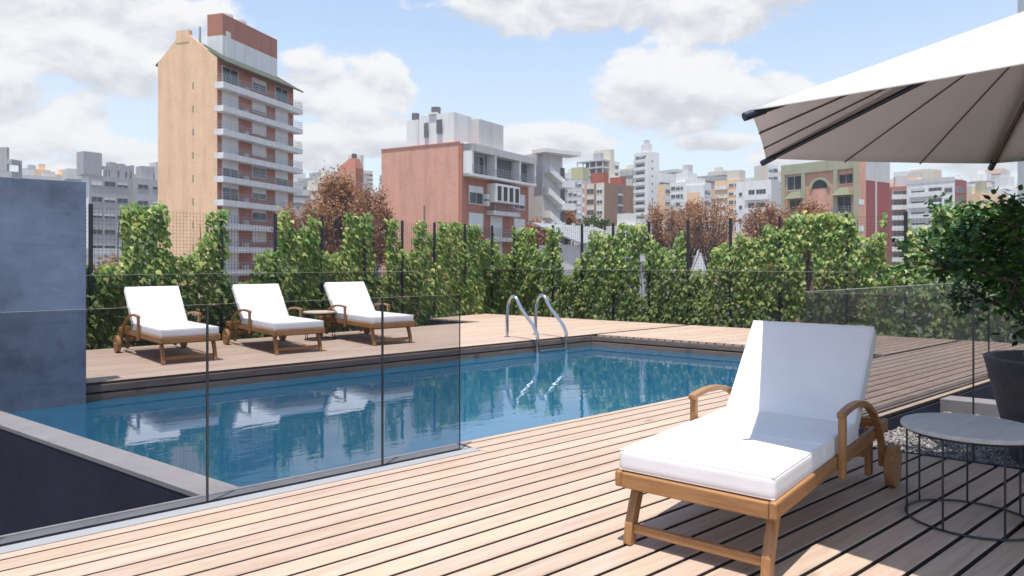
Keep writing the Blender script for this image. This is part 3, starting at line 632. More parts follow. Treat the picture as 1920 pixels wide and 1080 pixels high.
# ------------------------------------------------------------------ parasol
def parasol():
    h = 0.6; c = Vector((6.5809 * h, 1.3616 * h, 0)); Rr = 2.5242 * h; zr = 1.2 + h; zt = zr + 0.56
    root = empty('parasol', (c.x, c.y, 0), 0, 'large off white hexagonal parasol over the foreground lounger and table', 'parasol')
    ang = [R(28.0 + 60 * i) for i in range(6)]
    tip = [Vector((Rr * math.cos(a), Rr * math.sin(a), zr)) for a in ang]; apex = Vector((0, 0, zt))
    n = 12
    for i in range(6):
        A, B = tip[i], tip[(i + 1) % 6]; m = MB(); idx = {}; pts = []; fs = []
        for u in range(n + 1):
            for v in range(u + 1):
                t = u / n; s = v / u if u else 0
                p = apex.lerp(A.lerp(B, s), t); sag = 0.012 * math.sin(math.pi * s) * t * math.sin(math.pi * min(1, t) * 0.5 + 0.0)
                p = p + Vector((0, 0, -sag * 0.6)) - Vector((A.x + B.x, A.y + B.y, 0)).normalized() * sag * 0.7
                idx[u, v] = len(pts); pts.append(p)
        for u in range(n):
            for v in range(u + 1):
                fs.append((idx[u, v], idx[u + 1, v], idx[u + 1, v + 1]))
                if v < u: fs.append((idx[u, v], idx[u + 1, v + 1], idx[u, v + 1]))
        m.poly(pts, fs); cp = m.build('canopy_panel', MT['canopy'], root, smooth=True)
        so = cp.modifiers.new('cloth', 'SOLIDIFY'); so.thickness = 0.004; so.offset = 1
        d = (apex - A)
        MB().cyl(A + Vector((0, 0, -0.016)) + (A.normalized() * 0.0), apex + Vector((0, 0, -0.045)), 0.0125, k=12).build('rib', MT['navy_metal'] if i in (1, 2) else MT['bronze'], root, smooth=True)
        oxy = Vector((A.x, A.y, 0)).normalized()
        MB().cyl(A + Vector((0, 0, -0.016)) + oxy * 0.028 + Vector((0, 0, -0.010)), A + Vector((0, 0, -0.016)) - oxy * 0.06 + Vector((0, 0, 0.022)), 0.018, k=12).build('rib_cap', MT['navy_metal'], root, smooth=True)
        for s in (1 / 3, 2 / 3):
            q = A.lerp(B, s); sg = 0.012 * math.sin(math.pi * s)
            q2 = q + Vector((0, 0, -sg * 0.6 - 0.006)) - Vector((A.x + B.x, A.y + B.y, 0)).normalized() * sg * 0.7
            pth = []
            for kk in range(9):
                t = 1 - kk / 8 * 0.93; sag = 0.012 * math.sin(math.pi * s) * t * math.sin(math.pi * t * 0.5)
                pth.append(apex.lerp(q, t) + Vector((0, 0, -sag * 0.6 - 0.006)) - Vector((A.x + B.x, A.y + B.y, 0)).normalized() * sag * 0.7)
            MB().tube(pth, 0.0042, 6, False, (0, 0, 1)).build('batten', MT['bronze'], root, smooth=True)
        mid = A.lerp(apex, 0.80) + Vector((0, 0, -0.03))
        MB().cyl(mid, Vector((0, 0, zt - 0.33)) + oxy * 0.04, 0.008, k=8).build('strut', MT['bronze'], root, smooth=True)
    MB().cyl((0, 0, 0.06), (0, 0, zt + 0.02), 0.024, k=20).build('pole', MT['bronze'], root, smooth=True)
    MB().lathe([(0.055, zt - 0.37), (0.06, zt - 0.36), (0.06, zt - 0.31), (0.05, zt - 0.30)], 24).build('runner', MT['navy_metal'], root, smooth=True)
    MB().lathe([(0.07, zt - 0.02), (0.075, zt + 0.01), (0.03, zt + 0.05)], 24).build('top_hub', MT['navy_metal'], root, smooth=True)
    MB().lathe([(0.19, 0.001), (0.19, 0.04), (0.17, 0.055), (0.03, 0.065), (0.03, 0.2)], 40).build('base', MT['navy_metal'], root, smooth=True)
parasol()

# ------------------------------------------------------------------ leaves
def leaf_mesh(name, P, Nn, U, size, kind, rs):
    """P points, Nn leaf normals, U leaf tip directions; one folded leaf blade per point"""
    if kind == 'ivy':       # broad three pointed blade folded along the midrib
        T = np.array([(0, -0.40, 0), (-0.44, -0.36, -0.08), (-0.52, 0.10, -0.12), (-0.25, 0.22, -0.03), (0, 0.92, -0.20), (0.25, 0.22, -0.03), (0.52, 0.10, -0.12), (0.44, -0.36, -0.08), (0, 0.0, 0.06)])
        Fc = [(8, 0, 1), (8, 1, 2), (8, 2, 3), (8, 3, 4), (8, 4, 5), (8, 5, 6), (8, 6, 7), (8, 7, 0)]
    elif kind == 'oval':
        T = np.array([(0, -0.5, 0), (-0.27, -0.18, -0.06), (-0.27, 0.15, -0.07), (0, 0.55, -0.10), (0.27, 0.15, -0.07), (0.27, -0.18, -0.06), (0, 0, 0.02)])
        Fc = [(6, 0, 1), (6, 1, 2), (6, 2, 3), (6, 3, 4), (6, 4, 5), (6, 5, 0)]
    else:
        T = np.array([(0, -0.5, 0), (-0.4, 0, -0.1), (0, 0.5, 0), (0.4, 0, -0.1)]); Fc = [(0, 3, 2), (0, 2, 1)]
    P = np.asarray(P); Nn = np.asarray(Nn); U = np.asarray(U)
    Nn = Nn / np.linalg.norm(Nn, axis=1, keepdims=True); U = U - Nn * np.sum(U * Nn, 1, keepdims=True); U = U / (np.linalg.norm(U, axis=1, keepdims=True) + 1e-9); X = np.cross(U, Nn)
    n = len(P); m = len(T); s = size[:, None]
    V = np.concatenate([(P + X * T[j, 0] * s + U * T[j, 1] * s + Nn * T[j, 2] * s)[:, None, :] for j in range(m)], 1).reshape(-1, 3)
    F = (np.array(Fc)[None] + (np.arange(n) * m)[:, None, None]).reshape(-1, 3)
    me = bpy.data.meshes.new(name); me.vertices.add(len(V)); me.vertices.foreach_set('co', V.ravel())
    me.loops.add(F.size); me.polygons.add(len(F)); me.loops.foreach_set('vertex_index', F.ravel().astype(np.int32)); me.polygons.foreach_set('loop_start', np.arange(0, F.size, 3, dtype=np.int32))
    me.update(calc_edges=True); me.validate(); return me

# ------------------------------------------------------------------ wire fences with ivy
FZ = 1.955
def fence(P, Q, posts, label, s_from=0.0):
    P = Vector((*P, 0)); Q = Vector((*Q, 0)); d = Q - P; L = d.length; d.normalize(); ang = math.atan2(d.y, d.x)
    root = empty('wire_fence', P, ang, label, 'fence')
    for s in posts: MB().box(s - 0.026, s + 0.026, -0.075, -0.045, -0.8, FZ).build('post', MT['post'], root, bevel=0.003, seg=1)
    m = MB(); t = 0.0012; n = int((L - s_from) / 0.052)
    for i in range(n): x = s_from + i * 0.052; m.box(x - t, x + t, -0.004, -0.001, -0.6, FZ - 0.03)
    for j in range(48): z = -0.55 + j * 0.052; m.box(s_from, L, -0.001, 0.002, z - t, z + t)
    tag(m.build('wire_mesh', MT['wire'], root), kind='stuff')
    return root, ang
LP = [(0.94, 1.1), (1.26, 1.11), (1.29, 1.96), (2.08, 2.01), (2.12, 1.88), (2.15, 1.33), (2.2, 1.21), (2.34, 1.33), (2.48, 1.57), (2.54, 1.94), (3.07, 1.96), (3.05, 1.59), (3.09, 1.17), (3.12, 0.83), (3.31, 0.82), (3.39, 1.27), (3.76, 1.34), (3.81, 1.99), (4.19, 2.02), (4.23, 1.62), (4.29, 1.62), (4.33, 1.92), (4.75, 1.96), (4.8, 1.35), (5.1, 1.26), (5.17, 2.0), (5.96, 2.03), (6.01, 0.86), (6.13, 0.85), (6.17, 1.96), (6.59, 1.98), (6.65, 1.42), (6.83, 1.37), (6.92, 1.93), (7.37, 1.97), (7.42, 1.7), (7.54, 1.71), (7.59, 1.97), (8.37, 1.98), (8.47, 1.94), (9.01, 1.93), (9.1, 1.6), (9.31, 1.57), (9.35, 1.87), (9.53, 1.88), (9.61, 1.3), (9.97, 1.3), (10.11, 1.9), (10.2, 1.9)]
RP = [(0.03, 1.92), (0.7, 1.9), (0.76, 1.45), (0.89, 1.42), (0.95, 1.91), (1.46, 1.86), (1.52, 0.86), (1.65, 0.83), (1.71, 1.15), (2.04, 1.38), (2.09, 1.9), (2.69, 1.71), (2.77, 1.93), (3.56, 1.91), (3.63, 1.95), (3.95, 1.37), (4.04, 1.42), (4.16, 1.68), (4.46, 1.96), (4.51, 1.0), (4.77, 0.96), (4.9, 1.41), (5.35, 1.54), (5.43, 1.8), (5.82, 1.55), (5.91, 1.88), (6.24, 1.73), (6.29, 1.95), (7.14, 1.98), (7.61, 1.92), (7.66, 1.6), (7.79, 1.6), (7.84, 2.0), (8.05, 1.99), (8.08, 1.12), (8.19, 1.12), (8.22, 1.97), (8.41, 1.94), (8.46, 1.67), (8.53, 1.67), (8.58, 2.02), (8.94, 2.02), (9.42, 2.0), (10.9, 1.98)]
LH = [(2.93, 3.3, 0.82, 1.2)]; RH = [(3.37, 3.53, 0.42, 1.29), (6.68, 6.83, 0.62, 1.37)]
def ivy(fence_root, ang, prof, holes, s0, s1, label, seed, dens=1150, low=-0.25):
    rs = np.random.RandomState(seed); xs = np.array([p[0] for p in prof]); zs = np.array([p[1] for p in prof])
    n = int((s1 - s0) * 2.2 * dens); s = rs.uniform(s0, s1, n); z = rs.uniform(low, 2.08, n)
    top = np.minimum(np.interp(s, xs, zs), np.minimum(np.interp(s - 0.10, xs, zs), np.interp(s + 0.10, xs, zs))); jit = rs.normal(0, 0.035, n)
    keep = z < top + jit - 0.015
    # ragged flanks and small see-through gaps
    for (a, b, c, dd) in holes: keep &= ~((s > a - rs.uniform(-0.03, 0.03, n)) & (s < b + rs.uniform(-0.03, 0.03, n)) & (z > c) & (z < dd))
    gap = np.sin(s * 9.1 + seed) * np.sin(z * 7.3 + s * 2.1) + 0.6 * np.sin(s * 23.0 + z * 17.0)
    keep &= ~((gap > 1.36) & (rs.uniform(0, 1, n) < 0.6))
    s, z = s[keep], z[keep]; n = len(s)
    bulge = 0.035 + 0.02 * np.sin(s * 5.3 + z * 3.1 + seed) + 0.02 * np.sin(s * 11.0 - z * 6.0)
    y = -np.abs(rs.normal(0.0, 1.0, n)) * 0.035 - np.maximum(0, bulge) * rs.uniform(0.2, 1.3, n)
    back = rs.uniform(0, 1, n) < 0.18; y[back] = rs.uniform(0.01, 0.06, back.sum())
    P = np.stack([s, y, z], 1)
    Nn = np.stack([rs.normal(0, 0.30, n), -1 + rs.normal(0, 0.2, n), 0.62 + rs.normal(0, 0.30, n)], 1)
    U = np.stack([0.25 + rs.normal(0, 0.40, n), -0.35 + rs.normal(0, 0.2, n), -1 + rs.normal(0, 0.25, n)], 1)
    size = np.clip(rs.normal(0.067, 0.019, n), 0.03, 0.115)
    root = empty('climbing_ivy', fence_root.location, ang, label, 'ivy', 'ivy on the wire fences')
    me = leaf_mesh('ivy_foliage', P, Nn, U, size, 'ivy', rs); f = link('foliage', me, MT['ivy'], root); tag(f, kind='stuff')
    st = MB(); k = max(3, int((s1 - s0) * 3.0))
    for i in range(k):
        x = rs.uniform(s0 + 0.05, s1 - 0.05); t = float(np.interp(x, xs, zs)) - 0.08; pth = []
        if t < 0.3: continue
        for j in range(8): pth.append((x + 0.03 * math.sin(j * 1.3 + i), -0.012, -0.6 + (t + 0.6) * j / 7)); 
        st.tube(pth, 0.006, 5, False, (0, 1, 0))
    st.build('stems', MT['bark'], root)
fl, fa_ = fence((1.2, 11.2), (11.2, 12.95), [0.96, 2.85, 3.8, 4.73, 5.68, 6.61, 7.49, 8.4, 9.29], 'wire mesh fence with dark posts behind the far loungers', 0.3)
fr, fb_ = fence((11.2, 12.95), (12.75, 2.0), [0.05, 1.19, 1.98, 2.78, 3.63, 4.49, 5.35, 6.27, 7.39, 8.28, 9.22, 10.2], 'wire mesh fence with dark posts along the right side of the pool terrace')
for (a, b, lab) in ((0.3, 3.1, 'broad ivy in two upright lobes beside the blue concrete wall'), (3.1, 6.06, 'ivy in separate columns above the middle far lounger'), (6.06, 10.2, 'dense ivy on the fence left of the pool ladder')):
    ivy(fl, fa_, LP, LH, a, b, lab, int(a * 7) + 1)
for (a, b, lab) in ((0.0, 4.48, 'long dense ivy on the fence right behind the pool ladder'), (4.48, 7.63, 'ivy on the fence above the backrest of the foreground lounger'), (7.63, 10.9, 'ivy columns on the fence beside the potted shrub')):
    ivy(fr, fb_, RP, RH, a, b, lab, int(a * 7) + 40)

# ------------------------------------------------------------------ potted shrub
def shrub():
    rs = np.random.RandomState(11); base = Vector((5.74, 1.19, -0.115))
    root = empty('planter_pot', base, 0, 'large tapered dark concrete pot standing on the gravel', 'pot')
    MB().lathe([(0.335, 0.0), (0.345, 0.015), (0.50, 0.665), (0.505, 0.675), (0.495, 0.68), (0.455, 0.68), (0.445, 0.66), (0.42, 0.60)], 56).build('pot_body', MT['pot'], root, smooth=True)
    MB().lathe([(0.05, 0.61), (0.43, 0.612), (0.43, 0.615), (0.05, 0.63)], 40).build('soil', MT['soil'], root)
    pl_ = empty('potted_shrub', base + Vector((0, 0, 0.60)), 0, 'leafy dark green shrub growing in the concrete pot at the right edge', 'shrub')
    br = MB(); tips = []
    def grow(p, d, ln, r, lev):
        q = p; pth = [p]
        for i in range(4):
            d = (d + Vector((rs.normal(0, 0.16), rs.normal(0, 0.16), rs.normal(0.03, 0.1)))).normalized(); q = q + d * ln / 4; pth.append(q)
            if lev >= 1: tips.append((q.copy(), d.copy()))
        br.tube(pth, r, 6 if lev < 2 else 4, False, (0.3, 0.9, 0.1))
        if lev < 3:
            for k in range(4 if lev < 2 else 3):
                s = rs.uniform(0.35, 1.0); i = min(3, int(s * 4)); o_ = pth[i].lerp(pth[i + 1], s * 4 - i if i < 3 else 0.9)
                e = Vector((rs.normal(), rs.normal(), rs.normal(0.05, 0.7))).normalized()
                grow(o_, (d * 0.55 + e * 0.8).normalized(), ln * rs.uniform(0.45, 0.64), r * 0.58, lev + 1)
    for k in range(9):
        a = k * 0.7 + rs.uniform(-0.3, 0.3); grow(Vector((0.07 * math.cos(a), 0.07 * math.sin(a), 0.0)), Vector((rs.uniform(0.2, 0.6) * math.cos(a), rs.uniform(0.2, 0.6) * math.sin(a), 0.9)).normalized(), rs.uniform(0.70, 0.98), 0.019, 0)
    br.build('branches', MT['bark'], pl_)
    P = []; Nn = []; U = []
    for (q, d) in tips:
        if q.z < -0.12: continue
        for j in range(5):
            o_ = Vector((rs.normal(0, 0.045), rs.normal(0, 0.045), rs.normal(0, 0.04)))
            P.append(q + o_); Nn.append((rs.normal(0, 0.6), rs.normal(0, 0.6), 0.8 + rs.normal(0, 0.3))); U.append((o_ * 9 + d * 0.6 + Vector((0, 0, -0.25)))[:])
    P = np.array([p[:] for p in P]); size = rs.uniform(0.032, 0.06, len(P))
    # hanging sprays over the pot's rim
    me = leaf_mesh('shrub_leaves', P, np.array(Nn), np.array(U), size, 'oval', rs); tag(link('foliage', me, MT['shrub'], pl_), kind='stuff')
    return len(P), P.min(0), P.max(0)
print('shrub', shrub())

# ------------------------------------------------------------------ the city behind
GZ = -9.0
class Bld:
    def __init__(s, name, x, y, yaw, wL, wR, zt, label, mat, cat='building', dL=None, body=True, matL=None):
        s.w = wR; s.l = dL or wL; s.zt = zt - GZ; s.root = empty(name, (x, y, GZ), R(yaw), label, cat); s.cache = {}
        if body:
            m = MB(); m.box(0, s.w, 0, s.l, 0, s.zt)
            if matL: m.mi[5] = 1
            m.build('wall', [MT[mat], MT[matL]] if matL else MT[mat], s.root)
    def box(s, name, x0, x1, y0, y1, z0, z1, mat, parent=None):
        """z measured from the terrace level"""
        m = MB(); m.box(x0, x1, y0, y1, z0 - GZ, z1 - GZ); return m.build(name, MT[mat], parent or s.root)
    def place(s, name, me, face, a, z, w, parent=None):
        o = bpy.data.objects.new(name, me); COL.objects.link(o); o.parent = parent or s.root
        if face == 'R': o.location = (a, 0, z - GZ)
        else: o.location = (0, a + w, z - GZ); o.rotation_euler = (0, 0, -math.pi / 2)
        return o
    def window(s, face, a, z, w, h, shut=0.0, frame='white', pane='pane', proud=0.07, mull=1):
        """frame proud of the wall, glass set back, roller shutter let down by the given share"""
        key = (w, h, round(shut, 2), frame, pane, mull)
        if key not in s.cache:
            t = min(0.09, w * 0.09); m = MB(); m.box(0, w, -proud, 0.0, 0, t).box(0, w, -proud, 0, h - t, h).box(0, t, -proud, 0, t, h - t).box(w - t, w, -proud, 0, t, h - t)
            for k in range(1, mull + 1): m.box(w * k / (mull + 1) - t / 3, w * k / (mull + 1) + t / 3, -proud * 0.8, 0, t, h - t)
            fm = m.mesh('window_frame'); fm.materials.append(MT[frame])
            g = MB(); g.box(t, w - t, -0.025, -0.012, t, h - t); gm_ = g.mesh('window_pane'); gm_.materials.append(MT[pane])
            sm = None
            if shut > 0:
                k = MB(); z0 = h - t - (h - 2 * t) * shut; k.box(t, w - t, -proud * 0.62, -0.027, z0, h - t); sm = k.mesh('roller_shutter'); sm.materials.append(MT['shutter'])
            s.cache[key] = (fm, gm_, sm)
        fm, gm_, sm = s.cache[key]
        o = s.place('window', fm, face, a, z, w)
        p = bpy.data.objects.new('pane', gm_); COL.objects.link(p); p.parent = o
        if sm: q = bpy.data.objects.new('shutter', sm); COL.objects.link(q); q.parent = o
        return o
    def balcony(s, face, a, z, w, depth=1.1, slab=0.28, mat='white', rail=True, rh=0.95, solid=False):
        key = ('b', w, depth, slab, mat, rail, solid)
        if key not in s.cache:
            m = MB(); m.box(0, w, -depth, 0.0, -slab, 0.0); me = m.mesh('balcony'); me.materials.append(MT[mat]); rm = None
            if solid:
                k = MB(); k.box(0, w, -depth - 0.003, -depth + 0.1, 0, rh).box(0, 0.1, -depth + 0.1, 0, 0, rh).box(w - 0.1, w, -depth + 0.1, 0, 0, rh); rm = k.mesh('parapet'); rm.materials.append(MT[mat])
            elif rail:
                k = MB(); n = max(3, int(w / 0.55))
                for zz in (0.3, 0.6, rh): k.box(0, w, -depth + 0.02, -depth + 0.05, zz - 0.02, zz + 0.02).box(0.02, 0.05, -depth + 0.05, 0, zz - 0.02, zz + 0.02).box(w - 0.05, w - 0.02, -depth + 0.05, 0, zz - 0.02, zz + 0.02)
                for i in range(n + 1): k.box(w * i / n * 0.98 + 0.01, w * i / n * 0.98 + 0.05, -depth + 0.022, -depth + 0.048, 0, rh)
                rm = k.mesh('balcony_railing'); rm.materials.append(MT['rail'])
            s.cache[key] = (me, rm)
        me, rm = s.cache[key]; o = s.place('balcony', me, face, a, z, w)
        if rm: q = bpy.data.objects.new('railing', rm); COL.objects.link(q); q.parent = o
        return o

def tower():
    b = Bld('brick_tower', 32.6, 95.9, 33.2, 9.2, 17.3, 27.0, 'tall brick apartment tower with green gabled roof and white balcony bands', 'brick_red', matL='brick_or')  # lit left face in lighter brick than the shaded front, light put into colour
    W_, L_ = b.w, b.l; zt = 27.0
    # gable end wall on the left face, green roof sloping to the balconies
    xa = 1.2
    m = MB()
    z0 = zt - GZ
    m.poly([(0, 0, z0), (0, L_, z0), (0, L_, z0 - 0.3), (0, 0, z0 - 0.2), (0, 4.6, z0 + 3.6), (0, 5.6, z0 + 3.6), (0.35, 0, z0), (0.35, L_, z0), (0.35, 4.6, z0 + 3.6), (0.35, 5.6, z0 + 3.6)],
           [(0, 1, 5, 4), (6, 8, 9, 7), (0, 4, 8, 6), (4, 5, 9, 8), (5, 1, 7, 9), (0, 6, 7, 1)])
    m.build('gable_wall', MT['brick_or'], b.root)
    r = MB()
    r.poly([(0.02, -1.5, z0 - 0.75), (W_ + 0.4, -1.5, z0 - 0.75), (W_ + 0.4, 4.9, z0 + 2.95), (0.02, 4.9, z0 + 2.95), (0.02, -1.5, z0 - 0.55), (W_ + 0.4, -1.5, z0 - 0.55), (W_ + 0.4, 4.9, z0 + 3.15), (0.02, 4.9, z0 + 3.15)],
           [(0, 3, 2, 1), (4, 5, 6, 7), (0, 1, 5, 4), (1, 2, 6, 5), (2, 3, 7, 6), (3, 0, 4, 7)])
    r.poly([(0.02, 4.9, z0 + 2.95), (W_, 4.9, z0 + 2.95), (W_, L_ + 0.4, z0 - 0.35), (0.02, L_ + 0.4, z0 - 0.35), (0.02, 4.9, z0 + 3.15), (W_, 4.9, z0 + 3.15), (W_, L_ + 0.4, z0 - 0.15), (0.02, L_ + 0.4, z0 - 0.15)],
           [(0, 3, 2, 1), (4, 5, 6, 7), (0, 1, 5, 4), (1, 2, 6, 5), (2, 3, 7, 6), (3, 0, 4, 7)])
    roof = r.build('roof', MT['green_roof'], b.root)
    b.box('ridge_parapet', -0.05, 0.6, 4.3, 6.3, zt + 2.4, zt + 4.0, 'brick_or', roof)
    b.box('penthouse', 3.9, 16.4, 2.2, 4.6, zt + 0.3, zt + 4.3, 'white'); b.box('penthouse_top', 3.89, 16.41, 2.19, 4.61, zt + 4.3, zt + 7.2, 'brick_red'); b.box('penthouse_pier', 4.6, 5.5, 2.1, 2.18, zt + 1.2, zt + 5.0, 'white')
    for k in (6.2, 9.0):
        t = MB(); t.cyl((k, 3.6, zt + 7.2 - GZ), (k, 3.6, zt + 7.75 - GZ), 1.1, k=18); t.build('roof_tank', MT['white'], b.root, smooth=True)
    b.box('chimney', 1.7, 1.9, 4.0, 4.2, zt + 2.4, zt + 4.9, 'grey')
    shut = [[0.0, 0.35, 0.0], [1, 0.85, 1], [1, 1, 1], [1, 1, 1], [0.5, 0.2, 0.55], [0.3, 0.55, 1], [1, 0.35, 0.6], [1, 1, 0.4], [1, 0.6, 1], [0.5, 1, 1], [1, 1, 1]]
    for f in range(12):
        z = zt - 3.2 - 3.0 * f
        b.balcony('R', -0.9 + 0.35, z, W_ + 1.0, 1.35, 0.75 if f else 0.8, 'white')
        if z < -8: break
        sh = shut[f % 11]
        b.window('R', 0.9, z + 0.02, 3.3, 2.5, sh[0], mull=1); b.window('R', 7.2, z + 0.75, 3.2, 1.75, sh[1], mull=1); b.window('R', 12.6, z + 0.02, 3.2, 2.5, sh[2], mull=1)
        b.box('air_conditioner', 5.0, 5.8, -0.55, -0.05, z + 0.02, z + 0.6, 'pale')
        if f > 0: b.box('slot_window', -0.012, 0.02, 3.6, 3.75, z + 2.4, z + 3.3, 'dkgrey')
tower()
def brick_block():
    b = Bld('brick_apartment_block', 49.2, 65.8, 18.2, 11.8, 14.9, 14.3, 'pink brick apartment block with white rooftop room and loggias on its right side', 'brick_red', matL='brick_pink')
    W_, L_ = b.w, b.l
    b.box('rooftop_room', 0.5, 9.2, 1.5, 6.5, 14.3, 17.9, 'white')
    b.box('rooftop_room_end', 4.0, 9.4, 0.4, 1.497, 14.3, 17.6, 'pale')
    b.box('rooftop_pier', 0.3, 1.1, 6.5, 8.2, 14.3, 17.5, 'white'); b.box('rooftop_pier', 0.3, 1.2, 3.9, 5.0, 17.9, 18.1, 'white')
    for y, r, z in ((4.4, 0.55, 17.9), (7.4, 0.45, 17.5)):
        t = MB(); t.cyl((1.0, y, z - GZ), (1.0, y, z + 0.9 - GZ), r, k=14); t.build('water_tank', MT['dkgrey'], b.root, smooth=True)
    b.box('opening', 0.27, 0.31, 3.0, 3.8, 15.6, 17.2, 'dkgrey'); b.box('opening', 0.28, 0.32, 5.0, 5.6, 15.3, 17.0, 'dkgrey')
    b.box('roof_edge', -0.06, W_ + 0.05, -0.06, 0.2, 14.15, 14.45, 'white'); b.box('roof_edge', -0.07, 0.1, 0.2, L_, 14.2, 14.4, 'brick_red')
    for z in (5.9, 3.1, -0.2): b.box('slot_window', -0.014, 0.03, 5.2, 5.42, z - 0.6, z + 1.5, 'dkgrey')
    # roof terrace storey: recessed loggia with frame and planting
    z3 = 10.8
    b.box('loggia_back', 0.6, W_ - 0.4, -0.02, 0.001, z3, 14.1, 'dkgrey')
    for x in (0.2, 5.0, 10.6, W_ - 0.5): b.box('loggia_column', x, x + 0.35, -1.2, 0.0, z3 - 0.3, 14.1, 'white')
    b.box('loggia_beam', 0.2, W_ - 0.15, -1.25, -0.02, 13.3, 14.12, 'pale')
    b.balcony('R', 0.2, z3, W_ - 0.35, 1.25, 0.3, 'white')
    b.window('R', 1.0, z3 + 0.05, 3.4, 2.3, 0, mull=2, proud=0.12)
    for z, sh in ((7.5, 0.35), (4.4, 1.0), (1.4, 1.0), (-1.6, 1.0)):
        b.window('R', 1.3, z, 2.9, 2.1, sh, mull=1); b.window('R', 11.2, z, 2.7, 1.9, 0.75 if sh < 1 else 1.0, mull=1)
        b.balcony('R', 5.0, z - 0.6, 5.8, 1.2, 0.5, 'pale')
        if sh < 1:
            b.box('bay_wall', 5.05, 10.75, -1.19, 0, z + 0.4, z + 2.6, 'white')
            for k in range(4): 
                o_ = b.window('R', 5.3 + k * 1.35, z + 0.5, 1.15, 1.9, 0, mull=0); o_.location.y = -1.2
            b.box('air_conditioner', 4.3, 4.95, -0.5, 0, z - 0.1, z + 0.5, 'white'); b.box('air_conditioner', 4.3, 4.95, -0.5, 0, z + 0.7, z + 1.3, 'white')
        else:
            b.window('R', 5.8, z - 0.55, 2.6, 2.5, 1.0, mull=0)
    b.box('ground_wall', -0.03, 0.0, -0.03, 0.5, -9, 14.1, 'brick_red')
brick_block()
def stair_building():
    b = Bld('stair_building', 66.5, 71.2, -2.3, 6, 3.6, 15.4, 'white concrete building with zigzag outside stairs behind the brick block', 'pale')
    b.box('roof_slab', -1.0, 5.6, -1.6, 1, 15.2, 15.7, 'white')
    for k in range(6):
        z = 13.0 - 3.0 * k
        m = MB(); s = 1 if k % 2 == 0 else 1
        m.poly([(0.2, -1.3, z - 0.3 - GZ), (2.9, -1.3, z - 1.9 - GZ), (2.9, -1.3, z - 1.2 - GZ), (0.2, -1.3, z + 0.6 - GZ), (0.2, -0.02, z - 0.3 - GZ), (2.9, -0.02, z - 1.9 - GZ), (2.9, -0.02, z - 1.2 - GZ), (0.2, -0.02, z + 0.6 - GZ)],
               [(0, 3, 2, 1), (4, 5, 6, 7), (0, 1, 5, 4), (1, 2, 6, 5), (2, 3, 7, 6), (3, 0, 4, 7)])
        m.build('stair_flight', MT['white'], b.root)
        b.box('landing', 2.4, 4.6, -1.5, -0.02, z - 2.2, z - 1.3, 'white'); b.box('opening', 3.2, 4.0, -0.03, 0.001, z - 1.2, z + 0.6, 'dkgrey')
stair_building()
def strips(b, face, zs, a0, a1, h, n, frame='grey', pane='pane', gap=0.25):
    w = (a1 - a0 - gap * (n - 1)) / n
    for z in zs:
        for k in range(n): b.window(face, a0 + k * (w + gap), z, round(w, 3), h, rnd.choice((0, 0, 0.25, 0.5, 0.9)), frame, pane, 0.1, 1 if w < 3 else 3)
def grey_blocks():
    b = Bld('concrete_block', 32.1, 170.2, 14.0, 3.2, 9.2, 18.5, 'grey concrete office block with dark strip windows and a tall roof tower', 'grey', matL='white')
    strips(b, 'R', [16.3 - 3.35 * k for k in range(6)], 0.4, 8.0, 1.2, 3, 'grey')
    b.box('roof_tower', -1.0, 2.6, -0.05, 3.0, 18.5, 23.2, 'grey')
    b.box('roof_frame', 2.6, 9.0, 0.4, 0.8, 19.9, 20.6, 'grey')
    for x, w, z in ((3.8, 0.4, 19.9), (4.4, 1.4, 21.6), (6.4, 1.2, 21.5), (8.0, 0.5, 21.2), (9.0, 0.5, 21.4)): b.box('roof_block', x, x + w, 0.35, 2.0, 18.5, z, 'grey')
    b.box('stair_shaft', 9.2, 9.9, 0.6, 2.6, -9, 18.3, 'dkgrey')
    for k in range(7): b.box('landing', 9.2, 9.95, 0.2, 0.6, 17.0 - 3.35 * k, 17.4 - 3.35 * k, 'white')
    b = Bld('concrete_block', 40.9, 172.0, 8.0, 8, 6.6, 18.7, 'grey concrete block with paired windows against the left side of the brick tower', 'grey')
    strips(b, 'R', [16.3 - 3.5 * k for k in range(6)], 0.8, 6.2, 1.1, 2, 'grey', gap=0.8); b.box('roof_block', 2.0, 4.6, 1, 4, 18.7, 21.5, 'grey'); b.box('roof_block', 4.9, 6.6, 0.5, 4, 18.7, 22.6, 'pale')
    b = Bld('concrete_block', 18.8, 168.4, 43.6, 8, 2.6, 18.0, 'grey concrete building with open roof frame at the left edge of the view', 'grey')
    b.box('roof_block', -0.02, 0.6, 1.0, 8, 18.0, 22.6, 'grey'); b.box('roof_frame', 0, 2.6, 0, 1.0, 19.4, 20.3, 'grey'); b.box('roof_post', 2.2, 2.6, 0, 0.4, 18.0, 19.4, 'grey'); strips(b, 'L', [15.6, 12.2], 0.5, 7.5, 1.2, 2, 'grey')
    b = Bld('concrete_block', 24.3, 203.2, -4, 8, 8.2, 20.8, 'low grey roof building right of the open roof frame', 'pale'); strips(b, 'R', [18.6, 15], 0.5, 7.6, 1.0, 4, 'grey'); b.box('roof_block', 4.5, 7, 1, 4, 20.8, 22.0, 'pale')
    b = Bld('concrete_block', 33.4, 209.2, -4, 8, 5.6, 20.6, 'low cream roof building left of the grey office block', 'cream'); strips(b, 'R', [18.2], 0.6, 5.0, 1.2, 3, 'white')
grey_blocks()
